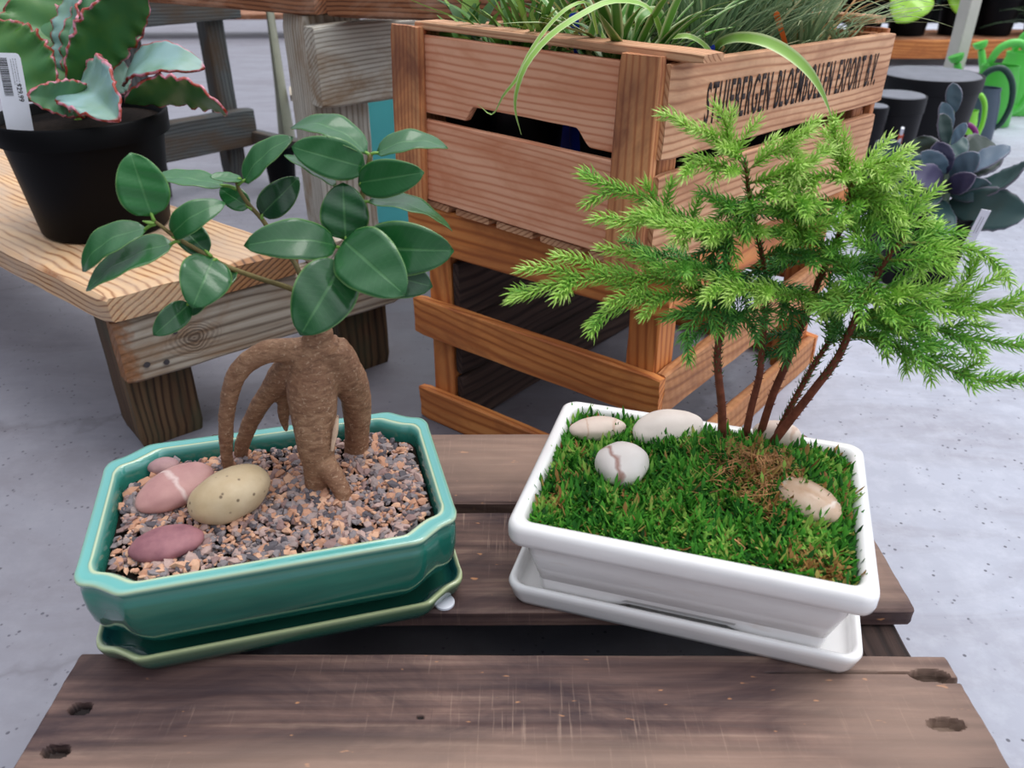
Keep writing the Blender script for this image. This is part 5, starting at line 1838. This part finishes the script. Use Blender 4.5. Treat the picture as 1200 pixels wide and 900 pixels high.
def build_trestle():
    u = Vector((0.112, 0.119, 0)).normalized()
    v = Vector((-u.y, u.x, 0))
    P = Vector((-0.787, 2.241, 0))
    root = thing('timber_trestle', P, 'dark grey timber trestle with top beam and low rail standing behind the succulent pot', 'trestle')
    a = (P, u, v)
    box_uv('leg', *a, 0.008, 0.060, 0.0, 0.05, 0.0, 0.499, 'z', M_GREYD, root, 12, 4, 0.003, 0.001, 131, 0.0)
    box_uv('leg', *a, -0.225, -0.165, 0.0, 0.05, 0.0, 0.499, 'z', M_GREYD, root, 12, 4, 0.003, 0.001, 132, 0.0)
    box_uv('top_beam', *a, -0.36, 0.09, -0.042, -0.0005, 0.418, 0.499, 'u', M_GREYD, root, 16, 4, 0.003, 0.001, 133, 0.002)
    box_uv('low_rail', *a, -0.30, 0.085, -0.042, -0.0005, 0.10, 0.195, 'u', M_GREYD, root, 16, 4, 0.003, 0.001, 134, 0.002)
    p, q = atz(290, 158, 0.12), atz(352, 172, 0.12)
    board('brace', fr(p, q - p, None, UPV), (q - p).length, 0.03, 0.034, M_GREYD, root, 8, 3, 0.002, 0.001, 135, 0.001)
    # pipe rack beyond
    b = at(337, 165, 2.62)
    r2 = thing('pipe_rack', Vector((b.x, b.y, 0)), 'grey green pipe upright with a short side pipe beyond the trestle', 'rack')
    mp = simple('grey_green_pipe', C(146, 146, 128), 0.55, 0.3, 0.1, 20)
    mb = MB()
    mb.add(*tube([Vector((b.x, b.y, 0.0)), Vector((b.x, b.y, 0.9))], [0.028, 0.028], 2, 20))
    mb.build('upright', mp, r2)
    h = at(328, 110, 2.62)
    mb = MB()
    mb.add(*tube([Vector((b.x + 0.029, b.y, h.z)), Vector((b.x + 0.45, b.y + 0.05, h.z))], [0.022, 0.022], 2, 16))
    mb.build('cross_pipe', simple('pale_pipe', C(190, 178, 160), 0.55, 0.3, 0.08, 20), r2)
    mb = MB()
    mb.add(*tube([Vector((b.x + 0.45, b.y + 0.05, 0.0)), Vector((b.x + 0.45, b.y + 0.05, 0.9))], [0.028, 0.028], 2, 20))
    mb.build('upright', mp, r2)
    # little black pot on the floor by the trestle
    c = atz(333, 224, 0)
    r3 = thing('nursery_pot', c, 'small black empty nursery pot on the floor beside the silvered post', 'plant pot')
    mb = MB()
    mb.add(*lathe(c.x, c.y, [(0.030, 0.0), (0.033, 0.002), (0.041, 0.105), (0.044, 0.106), (0.044, 0.122), (0.041, 0.122), (0.038, 0.10), (0.029, 0.006)], 32))
    mb.build('pot', M_POTB, r3, angle=50)
    # teal bin behind the crates
    A = atz(424, 263, 0)
    r4 = thing('storage_bin', A, 'teal plastic storage bin on the floor behind the crates', 'bin')
    mt = simple('teal_plastic', C(92, 196, 198), 0.4, 0.4, 0.05, 8)
    prof = [(0.012, 0.001), (0.008, 0.004), (0.0, 0.36), (-0.008, 0.362), (-0.008, 0.385), (-0.005, 0.387), (0.004, 0.385), (0.006, 0.36), (0.02, 0.02)]
    rings = [rrect(0.20 - d, 0.13 - d, 0.02, A.x + 0.205, A.y + 0.135, R(4), z, 6) for d, z in prof]
    mb = MB()
    mb.add(*rings_mesh(rings, True, True))
    mb.build('bin_body', mt, r4, angle=50)
    # low planks far behind on the left
    c = at(215, 14, 5.3)
    r5 = thing('low_platform', Vector((c.x, c.y, 0)), 'low brown timber platform on the bright floor far behind the trestle', 'platform')
    for k in range(3):
        board('deck_board', fr(Vector((c.x - 0.6, c.y + 0.11 * k, 0.12)), (1, 0.05, 0), None, UPV), 1.9, 0.10, 0.03, M_BROWN, r5, 10, 3, 0.003, 0.001, 140 + k, 0.002)
    for k, x in enumerate((-0.5, 1.2)):
        board('bearer', fr(Vector((c.x + x, c.y - 0.03, 0.052)), (0, 1, 0), None, UPV), 0.34, 0.06, 0.104, M_GREYD, r5, 8, 3, 0.003, 0.001, 145 + k, 0.0)


build_trestle()


# ------------------------------------------------------------------ right background
def m_blueleaf():
    n = NT('blue_succulent')
    t = n.attr('tone')
    col = n.ramp(t, [(0.0, C(20, 34, 26)), (0.3, C(34, 54, 42)), (0.5, C(56, 84, 84)), (0.75, C(88, 112, 128)), (0.9, C(56, 56, 82)), (1.0, C(90, 84, 110))])
    at_ = n.math('ABSOLUTE', n.attr('lt'))
    col = n.mix(n.ramp(at_, [(0.9, g(0)), (0.98, g(0.6))]), col, C(128, 120, 136))
    return n.p(color=col, rough=0.42, spec=0.4)


M_BLUELEAF = m_blueleaf()


def build_blue_succulent():
    cx, cy = 0.812, 1.56
    root = thing('potted_succulent', (cx, cy, 0), 'dark blue green succulent with tall leafy stalk in a square black pot on the floor', 'potted plant')
    rings = [rrect(a, a, 0.012, cx, cy, R(8), z, 5) for a, z in ((0.056, 0.0), (0.059, 0.002), (0.075, 0.125), (0.079, 0.126), (0.080, 0.146), (0.077, 0.147), (0.074, 0.135))]
    mb = MB()
    mb.add(*rings_mesh(rings, True, True))
    mb.build('pot', M_POTB, root, angle=50)
    mb = MB()
    rings = [rrect(a, a, 0.012, cx, cy, R(8), z, 5) for a, z in ((0.0735, 0.136), (0.05, 0.139), (0.01, 0.140))]
    mb.add(*rings_mesh(rings, True, True))
    mb.build('soil', M_SOIL, root)
    S = [Vector((cx, cy, 0.135)), at(1105, 240, 1.555), at(1108, 200, 1.56), at(1112, 165, 1.56), at(1119, 120, 1.56)]
    mb = MB()
    mb.add(*tube(S, [0.011, 0.010, 0.007, 0.0035, 0.0025], 16, 10))
    mb.build('stem', simple('pale_succulent_stem', C(112, 128, 110), 0.6, 0.3, 0.1, 20), root)
    Y = 1.56
    Ls = [((1110, 222, Y), (1204, 192, 1.46), 20, .45, dict(bend=-.18)), ((1110, 238, Y), (1204, 252, 1.45), 46, .45, dict(bend=.14)), ((1104, 232, Y), (1096, 284, 1.44), 28, .5, dict(bend=.05)),
          ((1100, 222, Y), (1040, 226, 1.50), 24, .5, dict(bend=.1)), ((1102, 212, Y), (1044, 192, 1.52), 28, .6, dict(bend=.1)), ((1100, 212, Y), (1072, 162, 1.63), 36, .2, dict(bend=.05)),
          ((1106, 206, Y), (1098, 166, 1.54), 26, .9, dict(bend=.08)), ((1112, 208, Y), (1148, 180, 1.52), 24, .72, dict(bend=.08)), ((1114, 210, Y), (1164, 168, 1.64), 46, .15, dict(bend=.05)),
          ((1118, 214, Y), (1184, 172, 1.57), 18, .8, dict(bend=.05)), ((1104, 222, Y), (1068, 204, 1.49), 24, .95, dict(bend=.1)), ((1110, 222, Y), (1144, 206, 1.49), 22, .92, dict(bend=.12)),
          ((1112, 228, Y), (1162, 216, 1.50), 26, .55, dict(bend=.1)), ((1108, 205, Y), (1080, 178, 1.53), 24, .72, dict(bend=.08)), ((1060, 190, 1.60), (1026, 166, 1.60), 24, .62, dict(bend=.1)),
          ((1100, 226, Y), (1060, 250, 1.47), 28, .4, dict(bend=.1)), ((1112, 200, Y), (1128, 160, 1.60), 20, .5, dict(bend=.05)),
          ((1119, 132, Y), (1117, 97, 1.55), 15, .62, dict(bend=.03)), ((1112, 160, Y), (1104, 120, 1.55), 14, .66, dict(bend=.03)), ((1110, 170, Y), (1101, 134, 1.53), 15, .35, dict(bend=.03)),
          ((1114, 170, Y), (1132, 144, 1.56), 11, .75, dict(bend=.03))]
    for i, (b, t, w, tone, kw) in enumerate(Ls):
        m = MB()
        leaf_geo(m, at(*b), at(*t), w, N=18, Mh=4, tone=tone, fold=.2, rid=i * 1.3, ratio=.40, sharp=.05, full=1.35, tw=.3 * math.sin(i * 1.9), ruffle=.05, **kw)
        o = m.build('leaf', [M_BLUELEAF], root, angle=0)
        solid(o, 0.003)
    p0, p1 = at(1136, 284, 1.43), at(1156, 246, 1.40)
    tg = thing('plant_tag', p0, 'small white plant tag leaning in the square black pot on the right', 'plant label')
    ax = (p1 - p0).normalized()
    nrm = (Vector((0.4, 0, CAM_H)) - p0).normalized()
    sd = ax.cross(nrm).normalized()
    nrm = sd.cross(ax)
    L = (p1 - p0).length
    rings = []
    for k in (-1, 1):
        rings.append([p0 + ax * y + sd * x + nrm * (0.0004 * k) for y, x in ((-0.03, -0.0025), (-0.005, -0.008), (L, -0.008), (L, 0.008), (-0.005, 0.008), (-0.03, 0.0025))])
    mb = MB()
    mb.add(*rings_mesh(rings, True, True))
    card = mb.build('card', M_TAGW, tg, smooth=False)
    mb = MB()
    for k in range(2):
        x = -0.002 + 0.004 * k
        q = [p0 + ax * y + sd * xx + nrm * 0.0006 for y, xx in ((0.3 * L, x - 0.0005), (0.8 * L, x - 0.0005), (0.8 * L, x + 0.0005), (0.3 * L, x + 0.0005))]
        mb.add(*rings_mesh([q, [z + nrm * 0.0001 for z in q]], True, True))
    mb.build('small_print', simple('grey_print', C(150, 150, 158), 0.7, 0.2, 0.1, 40), card, smooth=False)


build_blue_succulent()


def tub(label, cx, cy, r, h, lid=True):
    root = thing('plastic_tub', (cx, cy, 0), label, 'tub')
    mb = MB()
    mb.add(*lathe(cx, cy, [(r * 0.80, 0.0), (r * 0.84, 0.003), (r * 0.97, h - 0.04), (r, h - 0.039), (r * 1.01, h - 0.004), (r, h), (r * 0.955, h), (r * 0.95, h - 0.008)], 48))
    mb.build('tub_body', M_BLACK, root, angle=50)
    mb = MB()
    mb.add(*lathe(cx, cy, [(r * 0.93, h - 0.007), (r * 0.948, h - 0.002), (r * 0.90, h + 0.002), (r * 0.5, h + 0.003), (r * 0.1, h + 0.003)], 40))
    mb.build('tub_lid', simple('dusty_grey_lid', C(112, 114, 122), 0.6, 0.3, 0.12, 24), root)


def build_tubs():
    p = atz(1091, 86, 0.25)
    tub('large black plastic tub with dusty grey lid behind the printed crate', p.x, p.y, 0.143, 0.25)
    p = atz(1054, 111, 0.245)
    tub('smaller black plastic tub with grey lid in front of the large black tub', p.x, p.y, 0.068, 0.245)
    p = atz(1024, 124, 0.24)
    tub('smallest black tub half hidden by the far corner of the printed crate', p.x, p.y, 0.036, 0.24)
    b, t = atz(1040, 222, 0.0), at(1058, 150, 2.06)
    r = thing('garden_stake', b, 'white garden stake with an orange tip leaning by the black tubs', 'stake')
    mb = MB()
    mb.add(*tube([b, t], [0.0042, 0.0042], 2, 8))
    mb.build('stake_rod', M_TAGW, r)
    mb = MB()
    a = (t - b).normalized()
    mb.add(*tube([b.lerp(t, 0.72), b.lerp(t, 0.90)], [0.0056, 0.0056], 2, 8))
    mb.build('orange_band', simple('orange_band', C(214, 88, 44), 0.5), r)
    # white roof post
    c = at(1117, 82, 3.1)
    r = thing('roof_post', (c.x, c.y, 0), 'pale painted steel post rising behind the large black tub', 'post')
    mb = MB()
    rings = [rrect(0.025, 0.025, 0.004, c.x, c.y, R(20), z, 3) for z in (0.007, 1.6)]
    mb.add(*rings_mesh(rings, True, True))
    mb.build('post_shaft', simple('cream_paint', C(196, 192, 180), 0.5, 0.4, 0.06, 12), r, angle=30)
    mb = MB()
    rings = [rrect(0.06, 0.06, 0.004, c.x, c.y, R(20), z, 3) for z in (0.0, 0.007)]
    mb.add(*rings_mesh(rings, True, True))
    mb.build('base_plate', simple('steel_plate', C(150, 148, 142), 0.5, 0.4, 0.06, 12), r, angle=30)


build_tubs()


def watering_can(label, px, py, r, h, mat, hmat, turn=0.0, big=1.0, oval=0.8):
    p = atz(px, py, 0.0)
    c = Vector((p.x, p.y + r, 0))
    root = thing('watering_can', c, label, 'watering can', 'watering cans on the floor at right')
    ux, uy = Vector((math.cos(turn), math.sin(turn), 0)), Vector((-math.sin(turn), math.cos(turn), 0))
    prof = [(r * 0.92, 0.0), (r * 0.98, 0.004), (r * 0.96, h * 0.4), (r * 0.86, h * 0.75), (r * 0.74, h * 0.92), (r * 0.76, h), (r * 0.70, h), (r * 0.66, h * 0.9), (r * 0.8, h * 0.6)]
    mb = MB()
    mb.add(*lathe(c.x, c.y, prof, 36, 1.0, oval, turn))
    mb.build('can_body', mat, root, angle=50)
    mb = MB()
    top = UPV * h
    mb.add(*tube([c - ux * r * 0.55 + top * 0.97, c - ux * r * 0.2 + top * 1.28, c + ux * r * 0.5 + top * 1.36, c + ux * r * 1.15 + top * 1.12, c + ux * r * 1.4 + top * 0.72, c + ux * r * 1.22 + top * 0.36, c + ux * r * 0.86 + top * 0.22],
                 [0.009 * big, 0.010 * big, 0.010 * big, 0.010 * big, 0.009 * big, 0.009 * big, 0.008 * big], 30, 10))
    mb.build('handle', hmat, root, angle=0)
    mb = MB()
    mb.add(*tube([c - ux * r * 0.80 + top * 0.22, c - ux * r * 1.3 + top * 0.55, c - ux * r * 1.75 + top * 1.0], [0.016 * big, 0.012 * big, 0.009 * big], 14, 12))
    e = c - ux * r * 1.75 + top * 1.0
    d = (-ux * 0.45 * r + top * 0.45).normalized()
    mb.add(*tube([e, e + d * 0.012 * big, e + d * 0.022 * big], [0.009 * big, 0.018 * big, 0.020 * big], 6, 14))
    mb.build('spout', mat, root, angle=40)


def build_cans():
    green = simple('green_plastic', C(74, 178, 62), 0.35, 0.5, 0.08, 12)
    green2 = simple('leaf_green_plastic', C(96, 204, 84), 0.35, 0.5, 0.08, 12)
    lime = simple('lime_plastic', C(134, 212, 60), 0.35, 0.5, 0.06, 12)
    slate = simple('slate_plastic', C(70, 84, 100), 0.4, 0.45, 0.06, 12)
    purple = simple('purple_plastic', C(128, 30, 112), 0.38, 0.5, 0.08, 12)
    dark = simple('dark_handle', C(34, 62, 56), 0.4, 0.4, 0.1, 12)
    watering_can('small purple watering can, nearest of the row of cans', 1122, 196, 0.036, 0.085, purple, purple, R(-12), 0.8)
    watering_can('small lime watering can just behind the purple one', 1130, 180, 0.036, 0.125, lime, lime, R(0), 0.8)
    watering_can('slate blue watering can with a dark hoop handle', 1150, 168, 0.058, 0.165, slate, dark, R(-20), 1.0)
    watering_can('big green watering can just behind the slate blue one', 1167, 152, 0.080, 0.200, green, green2, R(-15), 1.3)
    watering_can('bright green watering can farther right and behind the big green one', 1196, 138, 0.085, 0.215, green2, green2, R(-20), 1.3)


build_cans()


def build_back_shelf():
    c = at(1040, 44, 4.35)
    root = thing('plant_shelf', (c.x, c.y, 0), 'long low timber shelf holding black pots at the back right', 'shelf')
    zt = c.z
    for k in range(3):
        board('shelf_board', fr(Vector((c.x - 0.5, c.y + 0.135 * k, zt - 0.02)), (1, 0.02, 0), None, UPV), 2.0, 0.125, 0.035, M_BROWN, root, 14, 4, 0.003, 0.001, 150 + k, 0.002)
    board('fascia', fr(Vector((c.x - 0.5, c.y - 0.083, zt - 0.045)), (1, 0.02, 0), None, (0, -1, 0)), 2.0, 0.085, 0.03, M_STAND, root, 14, 4, 0.003, 0.001, 155, 0.002)
    for k, (x, y) in enumerate(((-0.42, 0.0), (1.05, 0.0), (-0.42, 0.27), (1.05, 0.27))):
        board('leg', fr(Vector((c.x + x, c.y + y, 0.0)), UPV, None, (0, -1, 0)), zt - 0.038, 0.08, 0.06, M_BROWN, root, 8, 3, 0.003, 0.001, 156 + k, 0.0)
    rnd = random.Random(3)
    specs = [(1064, 26, .11, .17, 'black nursery pot with lime leaves on the back shelf, beside the pale post', 1), (1164, 28, .11, .18, 'black nursery pot with leaves on the back shelf, just right of the pale post', 0),
             (962, 24, .10, .17, 'black nursery pot with deep green leaves on the back shelf, left of the bronze one', 0), (1118, 22, .08, .16, 'black nursery pot with green leaves on the back shelf, directly behind the pale post', 0),
             (1225, 26, .11, .19, 'black nursery pot with green leaves at the right end of the back shelf', 0),
             (1012, 30, .10, .16, 'black nursery pot with bronze leaves on the back shelf, above the crate far end', 2)]
    ml = m_leaf('lime_leaf', C(110, 190, 30), C(176, 226, 60), C(210, 236, 120), C(190, 230, 90), 0.4)
    mg2 = m_leaf('blue_green_leaf', C(30, 74, 62), C(80, 128, 120), C(130, 160, 150), C(120, 150, 140), 0.4)
    mo = m_leaf('bronze_leaf', C(120, 66, 24), C(190, 124, 50), C(210, 160, 90), C(190, 120, 60), 0.4)
    for (px, py, r, h, label, kind) in specs:
        p = at(px, py, c.y + 0.13)
        rt = thing('potted_plant', (p.x, p.y, zt), label, 'potted plant', 'pots on the back shelf')
        mb = MB()
        z0 = zt
        mb.add(*lathe(p.x, p.y, [(r * 0.74, z0), (r * 0.78, z0 + 0.002), (r * 0.96, z0 + h - 0.02), (r, z0 + h - 0.02), (r, z0 + h), (r * 0.95, z0 + h), (r * 0.93, z0 + h - 0.02)], 36))
        mb.build('pot', M_POTB, rt, angle=50)
        for i in range(9):
            az = i * 0.7 + rnd.uniform(-.2, .2) + 3.6
            ln = rnd.uniform(0.12, 0.2)
            b = Vector((p.x, p.y, z0 + h - 0.01))
            t = b + Vector((math.cos(az) * ln * 0.9, math.sin(az) * ln * 0.9, ln * rnd.uniform(-0.1, 0.8)))
            b2 = b.lerp(t, 0.35) + Vector((0, 0, 0.05))
            m = MB()
            leaf_geo(m, b2, t, 26, N=12, Mh=3, tone=rnd.random(), bend=.12, fold=.15, ratio=.6, full=.7, stalk=b, rid=i)
            o = m.build('leaf', [(mg2, ml, mo)[kind], M_PETIOLE], rt, angle=0)
            solid(o, 0.001)
        if kind == 1:
            for (b_, t_, w_) in (((1078, -14, c.y - 0.02), (1050, 27, c.y - 0.12), 40), ((1124, -20, c.y + 0.1), (1126, 18, c.y + 0.02), 20)):
                m = MB()
                leaf_geo(m, at(*b_), at(*t_), w_, N=12, Mh=3, tone=.7, bend=.08, fold=.12, ratio=.6, full=.75, stalk=Vector((p.x, p.y, z0 + h)))
                solid(m.build('leaf', [ml, M_PETIOLE], rt, angle=0), 0.001)
    # dark sheet added behind the shelf to darken the bright background
    wm = thing('dark_backing', (c.x, c.y + 0.62, 0), 'dark sheet added behind the back shelf pots to darken the background', 'backing_sheet')
    mb = MB()
    vs, nx = [], 60
    for j in range(2):
        for i in range(nx + 1):
            vs.append((c.x - 0.55 + 2.6 * i / nx, c.y + 0.62 + 0.02 * math.sin(i * 0.9) + 0.012 * math.sin(i * 2.3), zt + 0.0 if j == 0 else 1.3))
    mb.add(vs, [(i, i + 1, nx + 2 + i, nx + 1 + i) for i in range(nx)])
    solid(mb.build('backing_sheet', simple('backing_dark', C(30, 32, 30), 0.9, 0.1, 0.3, 40), wm), 0.003)
    for k in (0, 1):
        mb = MB()
        mb.add(*tube([Vector((c.x - 0.56 + 2.62 * k, c.y + 0.63, 0)), Vector((c.x - 0.56 + 2.62 * k, c.y + 0.63, 1.35))], [0.02, 0.02], 2, 12))
        mb.build('support_pole', M_GREYD, wm)
    # fern at the right edge
    f = atz(1215, 112, 0.0)
    rt = thing('fern', f, 'dark green strappy fern in a brown pot at the right edge behind the watering cans', 'fern')
    mb = MB()
    mb.add(*lathe(f.x, f.y, [(0.08, 0.0), (0.085, 0.003), (0.11, 0.20), (0.118, 0.20), (0.118, 0.225), (0.11, 0.225), (0.105, 0.20)], 36))
    mb.build('pot', simple('brown_plastic_pot', C(92, 60, 44), 0.5, 0.4, 0.1, 12), rt, angle=50)
    for i in range(36):
        az = rnd.uniform(0, 6.283)
        ln = rnd.uniform(0.22, 0.36)
        le = rnd.uniform(0.2, 1.0)
        b = Vector((f.x, f.y, 0.215))
        hz = Vector((math.cos(az), math.sin(az), 0))
        pts = [b + hz * (ln * math.sin(le) * s) + UPV * (ln * math.cos(le) * s - ln * 0.5 * s * s) for s in (0, .25, .5, .75, 1)]
        mb = MB()
        ribbon(mb, pts, 0.016, 10, 0, 0.2, UPV, 0.08, 0.2, rnd.uniform(0.05, 0.35))
        mb.build('frond', M_GRASS, rt, angle=0)


build_back_shelf()
